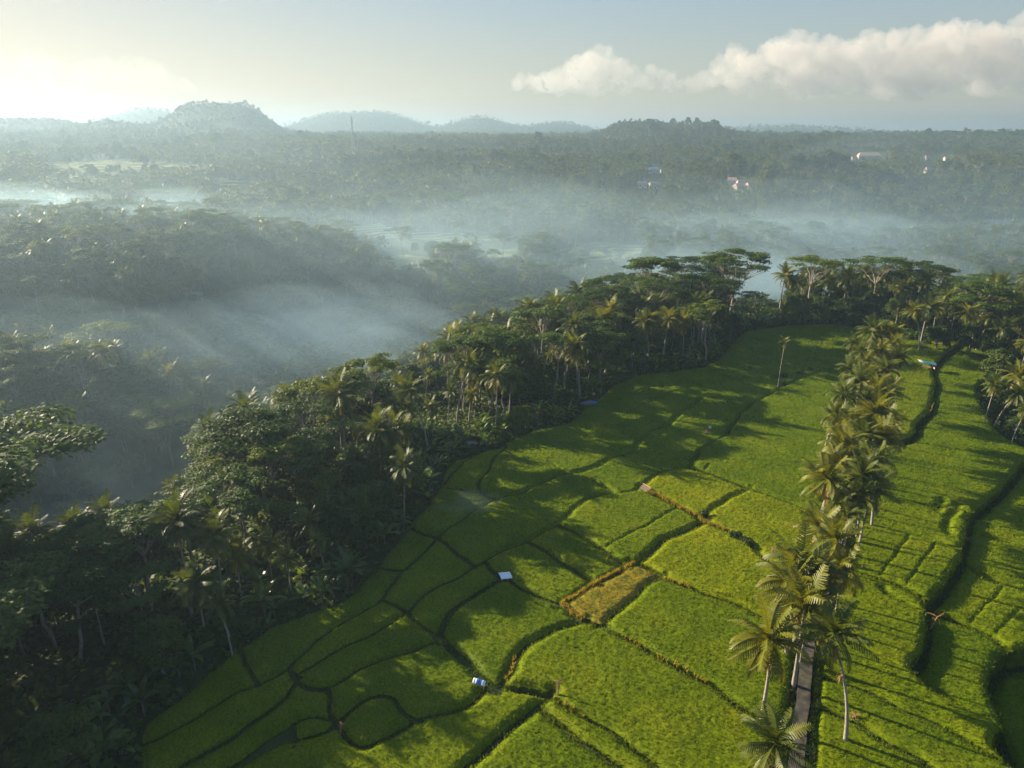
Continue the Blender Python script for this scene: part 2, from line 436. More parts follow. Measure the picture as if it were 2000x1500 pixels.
# (width class, points): 1 thin groove, 2 ditch, 3 wide ditch
L = [
    (2, [(986, 862), (967, 880), (957, 899), (951, 909), (937, 923), (931, 941), (938, 949), (967, 963)]),
    (2, [(917, 880), (898, 896), (882, 912), (871, 931), (850, 940)]),
    (2, [(1114, 913), (1093, 915), (1077, 923), (1037, 941), (1023, 952), (983, 957), (967, 963), (943, 973), (911, 995), (885, 1013), (858, 1027), (850, 1037), (831, 1059), (807, 1080), (778, 1104), (765, 1120), (751, 1139), (745, 1157), (719, 1169), (687, 1188), (658, 1204), (623, 1225), (591, 1255), (562, 1281), (557, 1289), (572, 1301)]),
    (2, [(1114, 913), (1130, 913), (1165, 901), (1199, 883), (1215, 877), (1237, 872), (1239, 867), (1253, 848), (1271, 832), (1311, 819), (1330, 795), (1370, 770)]),
    (1, [(965, 967), (1034, 997), (1082, 1016)]),
    (2, [(853, 1035), (882, 1059), (906, 1077), (925, 1091)]),
    (2, [(1518, 757), (1475, 780), (1445, 805), (1429, 829), (1421, 845), (1405, 851), (1383, 861), (1370, 872), (1354, 899), (1346, 909), (1319, 909), (1290, 915), (1269, 931), (1253, 941), (1242, 953), (1199, 955), (1157, 963), (1135, 973), (1114, 995), (1087, 1017), (1066, 1027), (1042, 1040), (1031, 1048), (1005, 1053), (975, 1069), (949, 1086), (925, 1091), (906, 1104), (885, 1120), (861, 1127), (837, 1137), (823, 1151), (807, 1169), (795, 1180), (778, 1188), (757, 1204), (730, 1220), (695, 1231), (669, 1247), (650, 1257), (607, 1281), (572, 1301)]),
    (2, [(949, 1086), (970, 1107), (985, 1117), (997, 1125), (1013, 1135), (1037, 1147), (1063, 1157), (1098, 1171)]),
    (2, [(1098, 1171), (1112, 1184), (1138, 1206)]),
    (2, [(1031, 1048), (1066, 1067), (1103, 1093), (1143, 1120), (1165, 1132)]),
    (2, [(1087, 1017), (1130, 1037), (1178, 1067), (1221, 1098)]),
    (1, [(1178, 1067), (1250, 1027), (1325, 987)]),
    (2, [(1098, 1171), (1149, 1139), (1205, 1112), (1221, 1098), (1240, 1093)]),
    (3, [(1240, 1093), (1253, 1091), (1271, 1072), (1290, 1056), (1317, 1043), (1357, 1024), (1375, 1017)]),
    (2, [(1253, 941), (1263, 955), (1290, 965), (1325, 984), (1357, 1000), (1375, 1015), (1410, 1029), (1437, 1040), (1466, 1059), (1493, 1085), (1530, 1104), (1572, 1118)]),
    (2, [(1372, 1012), (1385, 993), (1418, 973), (1460, 952)]),
    (2, [(1346, 909), (1375, 917), (1423, 936), (1461, 951), (1498, 963), (1540, 977), (1604, 1003), (1640, 1020)]),
    (1, [(1387, 904), (1375, 917)]),
    (2, [(1173, 1214), (1183, 1207), (1210, 1185), (1237, 1161), (1263, 1137), (1293, 1122)]),
    (2, [(1240, 1093), (1277, 1107), (1293, 1122)]),
    (2, [(1293, 1122), (1327, 1135), (1346, 1143), (1383, 1156), (1437, 1175), (1487, 1201), (1530, 1225), (1560, 1240)]),
    (2, [(1173, 1214), (1215, 1236), (1277, 1271), (1341, 1305), (1397, 1337), (1450, 1375), (1495, 1404), (1530, 1430), (1570, 1452)]),
    (2, [(1138, 1206), (1173, 1214)]),
    (3, [(1138, 1206), (1095, 1215), (1077, 1228), (1050, 1241), (1015, 1268), (1007, 1287), (997, 1308), (973, 1329)]),
    (2, [(973, 1329), (951, 1336)]),
    (3, [(985, 1117), (970, 1121), (938, 1143), (890, 1172), (871, 1196), (858, 1220), (858, 1233)]),
    (2, [(795, 1180), (821, 1209), (847, 1220), (858, 1233)]),
    (2, [(858, 1233), (845, 1237), (813, 1255), (783, 1265), (743, 1271), (703, 1289), (677, 1305), (650, 1324), (637, 1335), (607, 1327), (581, 1327), (578, 1308), (572, 1301)]),
    (3, [(858, 1233), (879, 1249), (906, 1276), (933, 1305), (965, 1329)]),
    (2, [(965, 1329), (989, 1331), (1029, 1341), (1063, 1345), (1072, 1352)]),
    (2, [(1072, 1352), (1101, 1369), (1138, 1391), (1197, 1420), (1258, 1471), (1290, 1497), (1360, 1550), (1440, 1620)]),
    (3, [(1072, 1352), (1050, 1377), (1023, 1393), (994, 1415), (957, 1449), (925, 1473), (903, 1497), (880, 1530), (850, 1600), (800, 1720)]),
    (2, [(1053, 1379), (1103, 1412), (1143, 1444), (1157, 1455), (1210, 1492), (1290, 1550), (1380, 1640)]),
    (2, [(951, 1336), (941, 1348), (927, 1361), (890, 1372), (853, 1383), (810, 1391), (765, 1420), (730, 1441), (713, 1449), (685, 1441), (661, 1412), (654, 1397)]),
    (2, [(654, 1397), (677, 1380), (717, 1348), (743, 1336), (765, 1340), (778, 1367), (794, 1385), (810, 1391)]),
    (2, [(637, 1335), (642, 1367), (650, 1388), (654, 1397)]),
    (2, [(654, 1393), (602, 1377), (573, 1396), (540, 1418), (511, 1436), (477, 1460), (437, 1484), (399, 1502), (340, 1540), (260, 1600)]),
    (2, [(571, 1398), (573, 1431)]),
    (2, [(573, 1431), (538, 1439), (490, 1465), (463, 1487), (430, 1510), (350, 1570), (280, 1640)]),
    (2, [(573, 1431), (597, 1428), (645, 1407), (656, 1401)]),
    (2, [(578, 1313), (559, 1337), (533, 1361), (490, 1391), (463, 1412), (423, 1439), (370, 1465), (338, 1489), (300, 1520), (240, 1580)]),
    (2, [(557, 1289), (506, 1319), (437, 1340), (390, 1375), (354, 1399), (310, 1418), (287, 1436), (268, 1440)]),
    (1, [(509, 1249), (557, 1287)]),
    (2, [(461, 1249), (506, 1319)]),
    (1, [(527, 1231), (551, 1201)]),
    (2, [(735, 1088), (770, 1101), (785, 1098)]),
    (1, [(741, 1083), (767, 1067), (791, 1061), (815, 1040), (831, 1027)]),
    (2, [(797, 1016), (829, 1027), (853, 1035)]),
    (1, [(706, 1128), (751, 1136)]),
    (2, [(749, 1157), (770, 1166), (795, 1180)]),
    (1, [(948, 1013), (965, 1021), (1005, 1046)]),
    (2, [(935, 947), (858, 937)]),
    (1, [(1071, 891), (1114, 913)]),
    (2, [(1114, 913), (1149, 920), (1175, 936), (1202, 953)]),
    (2, [(1151, 845), (1183, 861), (1215, 877)]),
    (1, [(1151, 845), (1110, 828)]),
    (2, [(1397, 852), (1447, 857), (1560, 890), (1690, 920)]),
    (1, [(1385, 716), (1460, 705), (1530, 692), (1605, 682), (1700, 668)]),
    (2, [(1385, 716), (1475, 745), (1518, 757)]),
    (1, [(1170, 788), (1240, 760), (1270, 744)]),
    (1, [(1232, 795), (1268, 778), (1320, 755), (1370, 742)]),
    (2, [(1518, 757), (1545, 742), (1600, 722), (1700, 700)]),
    (1, [(1440, 660), (1520, 655), (1600, 645), (1660, 640)]),
    # right of the road: high bank and the bunds beside it
    (3, [(2420, 840), (2060, 862), (1999, 901), (1980, 928), (1961, 947), (1943, 968), (1924, 984), (1903, 997), (1895, 1021), (1892, 1048), (1887, 1077), (1873, 1101), (1855, 1131), (1844, 1152), (1820, 1165), (1817, 1181), (1820, 1212), (1817, 1249), (1807, 1273), (1788, 1287), (1791, 1305), (1820, 1327), (1857, 1345), (1900, 1369), (1940, 1385), (1982, 1409), (1953, 1436), (1953, 1455), (1999, 1484), (2080, 1540), (2300, 1660)]),
    (3, [(2720, 1215), (2060, 1235), (1999, 1244), (1980, 1247), (1969, 1257), (1948, 1281), (1945, 1313), (1956, 1345), (1969, 1367), (1980, 1393), (1990, 1412)]),
    (3, [(1876, 672), (1845, 695), (1822, 722), (1830, 745), (1824, 780), (1817, 805), (1793, 829), (1791, 843), (1775, 859), (1753, 865), (1720, 862), (1680, 852)]),
    (2, [(1700, 1007), (1745, 1021), (1780, 1032), (1831, 1048), (1873, 1064), (1892, 1060)]),
    (2, [(1655, 1098), (1721, 1120), (1767, 1137), (1817, 1163)]),
    (1, [(1780, 1032), (1721, 1120)]),
    (1, [(1831, 1048), (1767, 1137)]),
    (2, [(1735, 1145), (1783, 1172), (1817, 1192)]),
    (2, [(1690, 960), (1727, 971), (1807, 981), (1871, 981), (1905, 993)]),
    (2, [(1841, 972), (1833, 987)]),
    (2, [(1871, 981), (1855, 1003), (1847, 1021), (1853, 1030)]),
    (2, [(1895, 1010), (1913, 1019), (1953, 1032), (1999, 1043), (2080, 1065), (2500, 1170)]),
    (2, [(1890, 1075), (1916, 1099), (1953, 1109), (2000, 1125), (2090, 1150), (2400, 1232)]),
    (1, [(1964, 1124), (1900, 1193)]),
    (1, [(2000, 1164), (1953, 1211)]),
    (2, [(1820, 1168), (1855, 1178), (1900, 1199), (1951, 1217), (1985, 1247)]),
    (2, [(1595, 1311), (1652, 1321), (1687, 1335), (1732, 1356), (1793, 1385), (1841, 1407), (1895, 1436), (1951, 1468), (1993, 1492), (2060, 1534), (2200, 1640)]),
    (2, [(1590, 1372), (1649, 1385), (1687, 1407), (1713, 1428), (1753, 1449), (1793, 1468), (1828, 1492), (1900, 1545), (1960, 1620)]),
    (1, [(1600, 1428), (1660, 1449), (1727, 1479), (1790, 1520), (1850, 1590)]),
    (1, [(1660, 1249), (1727, 1271), (1785, 1300)]),
]
CELL = .3
GX0, GX1, GY0, GY1 = -72.0, 190.0, 44.0, 284.0
gx = np.arange(GX0, GX1, CELL)
gy = np.arange(GY0, GY1, CELL)
XX, YY = np.meshgrid(gx, gy)
NX, NY = len(gx), len(gy)


def smooth_line(P, step=1.2, jit=.16, seed=0):
    P = np.asarray(P, float)
    d = np.r_[0, np.cumsum(np.hypot(*np.diff(P, axis=0).T))]
    n = max(2, int(d[-1] / step))
    s = np.linspace(0, d[-1], n + 1)
    q = np.stack([np.interp(s, d, P[:, 0]), np.interp(s, d, P[:, 1])], 1)
    if n > 3:
        for _ in range(2):
            q[1:-1] = .25 * q[:-2] + .5 * q[1:-1] + .25 * q[2:]
        q[1:-1] += np.stack([vnoise(q[1:-1, 0] * .35, q[1:-1, 1] * .35 + seed), vnoise(q[1:-1, 0] * .35 + 9, q[1:-1, 1] * .35 - seed)], 1) * jit * 4
    return q


dist = np.full(XX.shape, 9.0)     # distance to the cut of the nearest ditch
groove = np.full(XX.shape, 9.0)


def stamp(A, q, w, rad=4.0):
    for a, b in zip(q[:-1], q[1:]):
        i0, i1 = int((min(a[0], b[0]) - rad - GX0) / CELL), int((max(a[0], b[0]) + rad - GX0) / CELL) + 1
        j0, j1 = int((min(a[1], b[1]) - rad - GY0) / CELL), int((max(a[1], b[1]) + rad - GY0) / CELL) + 1
        i0, i1, j0, j1 = max(i0, 0), min(i1, NX), max(j0, 0), min(j1, NY)
        if i0 >= i1 or j0 >= j1:
            continue
        A[j0:j1, i0:i1] = np.minimum(A[j0:j1, i0:i1], segdist(XX[j0:j1, i0:i1], YY[j0:j1, i0:i1], a, b) - w)


field_w = gp(*np.array(FIELD, float).T)
plat_w = gp(*np.array(PLATEAU, float).T)
road_w = smooth_line(gp(*np.array(ROAD, float).T), 2.0, .1)
for k, (c, P) in enumerate(L):
    q = gp(*np.array(P, float).T)
    if c > 1:                       # reach into the bund they meet
        e0, e1 = q[0] - q[1], q[-1] - q[-2]
        q = np.vstack([q[0] + e0 / np.hypot(*e0) * .9, q[1:-1], q[-1] + e1 / np.hypot(*e1) * .9])
    q = smooth_line(q, seed=k)
    if c == 1:
        stamp(groove, q, .0)
    else:
        stamp(dist, q, .33 if c == 2 else .62)
stamp(dist, smooth_line(np.vstack([field_w, field_w[:1]]), jit=.25), .2)
stamp(dist, road_w, 1.75)
inside = inpoly(XX, YY, [tuple(p) for p in field_w])
free = inside & (dist > 0.02)
lab = np.zeros(XX.shape, np.int32)          # connected pieces = paddies
par = [0]


def find(a):
    while par[a] != a:
        par[a] = par[par[a]]
        a = par[a]
    return a


prev = []
for j in range(NY):
    row = free[j]
    e = np.flatnonzero(np.diff(np.r_[0, row.astype(np.int8), 0]))
    cur = []
    for a, b in zip(e[::2], e[1::2]):
        k = len(par)
        par.append(k)
        for (pa, pb, pk) in prev:
            if pa < b and a < pb:
                par[find(pk)] = find(k)
        cur.append((a, b, k))
        lab[j, a:b] = k
    prev = cur
lab = np.array([find(k) for k in range(len(par))], np.int32)[lab]
ids, inv, cnt = np.unique(lab, return_inverse=True, return_counts=True)
inv = inv.reshape(lab.shape)
keep = [k for k in range(1, len(ids)) if cnt[k] * CELL * CELL > 9]

edge_w = gp(*np.array(EDGE, float).T)


def edge_dist(x, y):
    return np.min([segdist(x, y, a, b) for a, b in zip(edge_w[:-1], edge_w[1:])], axis=0)


ZB = [tuple(p) for p in gp(*np.array([(2060, 860), (1999, 901), (1943, 968), (1903, 997), (1892, 1048), (1873, 1101), (1844, 1152), (1820, 1165), (1820, 1212), (1807, 1273), (1788, 1287), (1820, 1327), (1900, 1369), (1985, 1409), (2600, 1409), (2600, 900)], float).T)]
ZP = [tuple(p) for p in gp(*np.array([(2700, 1235), (1980, 1247), (1948, 1281), (1945, 1313), (1969, 1367), (1985, 1410), (1953, 1436), (1953, 1455), (1999, 1484), (2080, 1540), (2700, 1700)], float).T)]
ZR = [tuple(p) for p in gp(*np.array([(1876, 672), (1845, 695), (1822, 722), (1830, 745), (1824, 780), (1817, 805), (1793, 829), (1775, 859), (1753, 865), (1680, 852), (1700, 780), (1740, 655), (1780, 667)], float).T)]
rj = np.arange(len(road_w))
cz, pad = {}, {}
for k in keep:
    m = inv == k
    x, y = XX[m].mean(), YY[m].mean()
    px, py, _ = proj(x, y, 0)
    right = x > np.interp(y, road_w[:, 1], road_w[:, 0])
    h = ((k * 7919) % 101) / 101 - .5
    p1 = (np.array([x]), np.array([y]))
    if inpoly(*p1, ZP)[0]:
        z = -5.5
    elif inpoly(*p1, ZB)[0]:
        z = -2.3 + .3 * h
    elif right:
        z = (.5 if inpoly(*p1, ZR)[0] else -.6) + .2 * h
    else:
        z = -1.5 * (1 - min(edge_dist(x, y), 55) / 55) + .16 * h
    cz[k] = z
    pad[k] = dict(x=x, y=y, px=float(px), py=float(py), area=cnt[k] * CELL * CELL, z=z, right=right)
zmap = np.full(len(ids), -.35)
for k, z in cz.items():
    zmap[k] = z
zg = zmap[inv]
zg[~inside] = np.where(inpoly(XX[~inside], YY[~inside], ZP), -6.0, -.4)


def minfilt(A, r):
    B = A.copy()
    for ax in (0, 1):
        C = B.copy()
        for s in range(-r, r + 1):
            C = np.minimum(C, np.roll(B, s, ax))
        B = C
    return B


ground = minfilt(zg, 12) - .75
pocket = [tuple(p) for p in gp(*np.array([(1990, 705), (1955, 722), (1922, 735), (1911, 750), (1913, 780), (1929, 800), (1943, 827), (1967, 848), (2000, 865), (2150, 900), (2300, 720)], float).T)]
ground = np.where(inpoly(XX, YY, pocket), -3.4, ground)


def bil(A, x, y, x0, y0, c):
    fx, fy = np.clip((x - x0) / c, 0, A.shape[1] - 1.001), np.clip((y - y0) / c, 0, A.shape[0] - 1.001)
    i, j = fx.astype(int), fy.astype(int)
    fx, fy = fx - i, fy - j
    return (A[j, i] * (1 - fx) + A[j, i + 1] * fx) * (1 - fy) + (A[j + 1, i] * (1 - fx) + A[j + 1, i + 1] * fx) * fy


# ------------------------------------------------------------------ terrain height
DC = 4.0
dgx, dgy = np.arange(-420, 560, DC), np.arange(-60, 720, DC)
DX, DY = np.meshgrid(dgx, dgy)
dp = np.full(DX.shape, 1e9)
pw = np.vstack([plat_w, plat_w[:1]])
for a, b in zip(pw[:-1], pw[1:]):
    dp = np.minimum(dp, segdist(DX, DY, a, b))
dp[inpoly(DX, DY, [tuple(p) for p in plat_w])] *= -1

ctl = []


def C(px, py, Y):
    ctl.append(atY(px, py, Y))


for q in [(0, 1150, 150), (200, 1000, 195), (400, 900, 225), (620, 790, 290), (850, 700, 370), (1100, 600, 470), (1400, 560, 540), (1700, 530, 610), (2000, 530, 600), (2250, 530, 600),
          (-100, 780, 215), (60, 762, 225), (190, 772, 232), (330, 815, 238), (-300, 700, 260), (0, 590, 305), (200, 585, 322), (330, 600, 340), (450, 650, 355), (560, 690, 370), (-250, 540, 320),
          (0, 462, 450), (300, 492, 420), (120, 448, 560), (330, 452, 560), (-150, 445, 600), (500, 515, 415), (650, 550, 430), (600, 480, 560), (750, 480, 600), (950, 472, 640), (1200, 500, 600), (1000, 430, 800), (1400, 440, 820), (1800, 440, 820),
          (2100, 440, 820), (1400, 385, 1000), (1850, 400, 980), (200, 392, 800), (600, 400, 850), (-300, 400, 700), (2300, 400, 950)]:
    C(*q)
for (x, y) in gp(*np.array([(300, 1300), (600, 1100), (800, 950), (1000, 830), (1200, 730)], float).T):
    n = np.array([-.8, .6])
    for dd, z in ((62, -24 + 8 * (y > 140)), (98, -41 + 6 * (y > 140))):
        ctl.append((x + n[0] * dd, y + n[1] * dd, z))
ctl += [(30, 275, -5), (62, 300, -12), (100, 310, -16), (-10, 320, -34), (-120, 255, -38), (-190, 285, -26), (-60, 300, -44), (130, 330, -38), (200, 340, -40), (320, 340, -36), (130, 400, -46), (250, 420, -46), (-150, 90, -36), (-220, 160, -12), (-260, 60, 10), (-340, 300, 8), (-300, 190, 0), (-520, 650, 8), (-360, 560, -2), (-420, 250, 10)]
for a in np.linspace(-50, 50, 9):
    for rr, z in ((1300, 0), (1500, 1)):
        ctl.append((rr * math.sin(R(a)), rr * math.cos(R(a)), z))
knx, kny, _ = atY(1595, 360, 1000)
ctl.append((knx, kny, 14))
ctl = np.array(ctl, float)
A = np.hypot(ctl[:, None, 0] - ctl[None, :, 0], ctl[:, None, 1] - ctl[None, :, 1]) + np.eye(len(ctl)) * 6
A = np.block([[A, np.ones((len(ctl), 1))], [np.ones((1, len(ctl))), np.zeros((1, 1))]])
wts = np.linalg.solve(A, np.r_[ctl[:, 2], 0])
RC = 10.0
rgx, rgy = np.arange(-1600, 1620, RC), np.arange(-100, 1640, RC)
RX, RY = np.meshgrid(rgx, rgy)
rz = np.full(RX.shape, wts[-1])
for (x, y, _), w in zip(ctl, wts[:-1]):
    rz += w * np.hypot(RX - x, RY - y)
HILLS = [  # px of the top, distance, absolute top z, half width px left / right, flatness
    (405, 2900, 182, 90, 75, 2.3), (472, 2900, 176, 50, 66, 2.2), (300, 5000, 222, 130, 110, 1.8), (650, 4800, 198, 95, 70, 1.8), (735, 4800, 212, 90, 110, 2.0), (935, 4800, 182, 66, 80, 2.3), (1090, 4800, 150, 90, 80, 2.0),
    (1235, 2300, 104, 70, 80, 2.6), (1345, 2300, 102, 90, 85, 3), (1520, 5200, 130, 200, 200, 1.8), (60, 3300, 128, 220, 160, 2.4), (215, 2900, 112, 90, 100, 2.2)]
SUNWARD = [(-235, 110), (-262, 182), (-318, 268), (-372, 352), (-440, 455)]   # unseen knolls added left of the view to break the low sun into shafts


def terrain(x, y):
    x, y = np.asarray(x, float), np.asarray(y, float)
    r = np.hypot(x, y)
    far = 15 * fbm(x / 520 + 3, y / 260, 3) + 7 * fbm(x / 170, y / 120 + 8, 2) + 3
    near = bil(rz, x, y, -1600, -100, RC) + 7 * fbm(x / 90, y / 90, 3) * sstep(150, 500, r)
    t = sstep(850, 1500, r)
    out = near * (1 - t) + far * t
    d = bil(dp, x, y, -420, -60, DC)
    blend = sstep(5, 92, d)
    base = np.full(x.shape, -.9)
    gin = (x > GX0) & (x < GX1 - 1) & (y > GY0) & (y < GY1 - 1)
    base = np.where(gin, bil(ground, x, y, GX0, GY0, CELL), base)
    out = np.where(r < 700, base * (1 - blend) + out * blend, out)
    px = 1000 + FPX * x / np.maximum(y, 1) * 1.065
    up = np.clip((r - 900) * .045, 0, 66) * (y > 0)
    for (bx_, by_) in SUNWARD:
        out = out + np.maximum(44 - out, 0) * np.exp(-(((x - bx_) ** 2 + (y - by_) ** 2) / 30 ** 2) ** 1.5)
    out = out + up
    for (hp, hy, hz, wl, wr, ex) in HILLS:
        u = np.where(px < hp, (hp - px) / wl, (px - hp) / wr)
        k = (y > 0) * np.exp(-(np.abs(u) ** ex)) * np.exp(-((r - hy) / (.13 * hy)) ** 2)
        out = out + np.maximum(hz * (1 + .05 * fbm(x / 300, y / 300, 2)) - out, 0) * k
    return out


# polar sheet, fine close to the camera and reaching the horizon
th = np.radians(np.linspace(-80, 80, 330))
rr = np.r_[np.linspace(2, 40, 12)[:-1], 40 * 1.022 ** np.arange(0, 252)]
TH, RR = np.meshgrid(th, rr)
tx, ty = RR * np.sin(TH), RR * np.cos(TH)
tz = terrain(tx, ty)
n1, n2 = RR.shape
ii, jj = np.meshgrid(np.arange(n1 - 1), np.arange(n2 - 1), indexing='ij')
Q = np.stack([ii * n2 + jj, (ii + 1) * n2 + jj, (ii + 1) * n2 + jj + 1, ii * n2 + jj + 1], -1).reshape(-1, 4)
Q = Q[:, ::-1]
terr = link("terrain", mesh("terrain", np.stack([tx, ty, tz], -1), Q, None, [M['soil']], None, True))
tag(terr, kind='structure')


# ------------------------------------------------------------------ road
def strip(q, w, z, thick):
    t = np.gradient(q, axis=0)
    t /= np.linalg.norm(t, axis=1)[:, None]
    nv = np.stack([-t[:, 1], t[:, 0]], 1)
    a, b = q + nv * w, q - nv * w
    n = len(q)
    V = np.vstack([np.c_[a, np.full(n, z)], np.c_[b, np.full(n, z)], np.c_[a, np.full(n, z - thick)], np.c_[b, np.full(n, z - thick)]])
    i = np.arange(n - 1)
    Q = np.vstack([np.stack([i, i + n, i + n + 1, i + 1], 1)[:, ::-1], np.stack([i, i + 1, i + 2 * n + 1, i + 2 * n], 1)[:, ::-1], np.stack([i + n, i + 3 * n, i + 3 * n + 1, i + n + 1], 1)[:, ::-1]])
    return V, Q


V, Q = strip(road_w, .82, -.32, 1.6)
tag(link("road", mesh("road", V, Q[:, ::-1], None, [M['road']], None, False)), kind='structure')


# ------------------------------------------------------------------ paddies
def tufts(g, x, y, z, h, w, n=2, m=0):
    """n upright leaning blades per point"""
    for _ in range(n):
        k = len(x)
        a = rng.random(k) * 2 * np.pi
        b = rng.random(k) * 2 * np.pi
        hh = h * (.7 + .6 * rng.random(k))
        ox, oy = np.cos(a) * w / 2, np.sin(a) * w / 2
        lx, ly = np.cos(b) * hh * .45, np.sin(b) * hh * .45
        P = np.stack([np.stack([x - ox, y - oy, z], 1), np.stack([x + ox, y + oy, z], 1), np.stack([x + lx, y + ly, z + hh], 1)], 1).reshape(-1, 3)
        g.add(P, None, np.arange(len(P)).reshape(-1, 3), m)


white = rng.random(XX.shape) - .5
lump = fbm(XX / 5, YY / 5, 3)
cellid = np.arange(NX * NY).reshape(NY, NX)
yellow_c = gp(1190, 1165)
name_pt = lambda px, py: inv[int((gp(px, py)[1] - GY0) / CELL), int((gp(px, py)[0] - GX0) / CELL)]
YEL = name_pt(1190, 1165)
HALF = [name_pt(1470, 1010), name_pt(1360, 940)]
PADDY = {}
for k in keep:
    m = inv == k
    z = cz[k]
    def grow(q):
        d_ = q.copy()
        for oj in (-1, 0, 1):
            for oi in (-1, 0, 1):
                d_ |= np.roll(np.roll(q, oj, 0), oi, 1)
        return d_

    m1 = grow(m)
    ring1 = m1 & ~m
    dil = grow(m1)
    ring2 = dil & ~m1
    prof = sstep(0.0, 1.0, np.where(m, dist, 0))
    Zt = z - .52 * (1 - prof) + white * .17 * sstep(.1, .8, dist) + lump * .13 * prof - .3 * (1 - sstep(.0, .45, groove)) * prof
    Zt = np.where(ring1, z - .56 + white * .06, np.where(ring2, np.minimum(ground - .4, z - 1.1), Zt))
    dv = np.where((inv != k) & (inv > 0), -np.abs(dist) - .2, np.minimum(dist, -.02))
    PX, PY, N_ = np.zeros(XX.shape), np.zeros(XX.shape), np.zeros(XX.shape)
    for oj in (-1, 0, 1):
        for oi in (-1, 0, 1):
            if oi or oj:
                mu, Du = np.roll(np.roll(m, oj, 0), oi, 1), np.roll(np.roll(dist, oj, 0), oi, 1)
                w_ = ring1 & mu
                t_ = np.clip(Du / (Du - dv), .08, .98)
                PX += np.where(w_, -oi * CELL * (1 - t_), 0)
                PY += np.where(w_, -oj * CELL * (1 - t_), 0)
                N_ += w_
    N_ = np.maximum(N_, 1)
    RX1, RY1 = XX + PX / N_, YY + PY / N_
    QX, QY, NQ = np.zeros(XX.shape), np.zeros(XX.shape), np.zeros(XX.shape)
    for oj in (-1, 0, 1):
        for oi in (-1, 0, 1):
            if oi or oj:
                w_ = ring2 & np.roll(np.roll(ring1, oj, 0), oi, 1)
                QX += np.where(w_, np.roll(np.roll(RX1, oj, 0), oi, 1), 0)
                QY += np.where(w_, np.roll(np.roll(RY1, oj, 0), oi, 1), 0)
                NQ += w_
    NQ = np.maximum(NQ, 1)
    q = dil[:-1, :-1] & dil[1:, :-1] & dil[1:, 1:] & dil[:-1, 1:]
    q &= m1[:-1, :-1] | m1[1:, :-1] | m1[1:, 1:] | m1[:-1, 1:]
    a = cellid[:-1, :-1][q]
    Qd = np.stack([a, a + 1, a + NX + 1, a + NX], 1)
    use, remap = np.unique(Qd, return_inverse=True)
    VX = np.where(m, XX + (rng.random(XX.shape) - .5) * CELL * .4, np.where(ring1, RX1, QX / NQ))
    VY = np.where(m, YY + (rng.random(XX.shape) - .5) * CELL * .4, np.where(ring1, RY1, QY / NQ))
    V = np.stack([VX.ravel()[use], VY.ravel()[use], Zt.ravel()[use]], 1)
    p = pad[k]
    o = V.mean(0)
    o[2] = z
    g = Geo()
    Fq = remap.reshape(-1, 4)
    wall = ring2.ravel()[use][Fq].any(1)
    g.add(V - o, Fq[~wall])
    g.add(V - o, Fq[wall], None, 1)
    rr_ = np.flatnonzero(ring1.ravel())
    for rep in range(3):
        x, y = RX1.ravel()[rr_] + rng.normal(0, .12, len(rr_)), RY1.ravel()[rr_] + rng.normal(0, .12, len(rr_))
        tufts(g, x - o[0], y - o[1], -.55 - .6 * rng.random(len(rr_)), .40, .16, 2, 1 if rep else 0)
    idx = np.flatnonzero((m & (dist > .3)).ravel())
    per = np.clip(13 - (YY.ravel()[idx] - 60) / 9, 2, 12.5) * CELL * CELL
    c = idx[rng.random(len(idx)) < per / 2]
    if len(c):
        for rep in range(2):
            x = XX.ravel()[c] + (rng.random(len(c)) - .5) * CELL
            y = YY.ravel()[c] + (rng.random(len(c)) - .5) * CELL
            far = np.clip((y - 60) / 150, 0, 1)
            tufts(g, x - o[0], y - o[1], Zt.ravel()[c] - o[2] - .12, .36 + .12 * far, .10 + .14 * far, 2)
    e_ = np.flatnonzero((m & (dist < .4)).ravel())
    for rep in range(1):
        x = XX.ravel()[e_] + (rng.random(len(e_)) - .5) * CELL
        y = YY.ravel()[e_] + (rng.random(len(e_)) - .5) * CELL
        tufts(g, x - o[0], y - o[1], Zt.ravel()[e_] - o[2] - .1 - .5 * rng.random(len(e_)), .28, .18, 2)
    me = g.build("rice_paddy", [M['ripe'] if k == YEL else M['rice'], M['bank']], True)
    ob = link("rice_paddy", me, None, o)
    h = ((k * 104729) % 97) / 97
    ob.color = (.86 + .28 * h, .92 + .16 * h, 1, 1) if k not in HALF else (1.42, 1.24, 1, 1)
    PADDY[k] = ob
    p['ob'] = ob
    p['ext'] = (np.ptp(V[:, 0]), np.ptp(V[:, 1]))


def line_pts(P, per, spread, jit=.16):
    q = smooth_line(gp(*np.array(P, float).T), .5)
    n = int(len(q) * per)
    i = rng.random(n) * (len(q) - 1.01)
    a = i.astype(int)
    f = (i - a)[:, None]
    pt = q[a] * (1 - f) + q[a + 1] * f
    return pt + rng.normal(0, spread, (n, 2))


# dry bund grass, verge grass: ground cover
g = Geo()
for P, per, spd in [([(1263, 955), (1290, 965), (1325, 984), (1357, 1000), (1375, 1013), (1410, 1029), (1425, 1035)], 9, .2), ([(1098, 1171), (1149, 1139), (1205, 1112), (1237, 1094)], 6, .15), ([(1098, 1172), (1138, 1204)], 8, .2),
                    ([(1215, 1236), (1277, 1271), (1341, 1305), (1397, 1337)], 1.2, .2), ([(1072, 1352), (1101, 1369), (1138, 1391)], 1.2, .2), ([(1346, 1143), (1300, 1125)], 3, .2), ([(1010, 1275), (1005, 1290), (985, 1320)], 2, .15)]:
    q = line_pts(P, per, spd)
    tufts(g, q[:, 0], q[:, 1], np.full(len(q), -.5) + .25 * (1 - np.clip(edge_dist(q[:, 0], q[:, 1]) / 55, 0, 1)) * -3, .62, .2, 3)
tag(link("dry_grass", g.build("dry_grass", [M['drygrass']])), kind='stuff')
g = Geo()
rt = smooth_line(road_w, .4, 0)
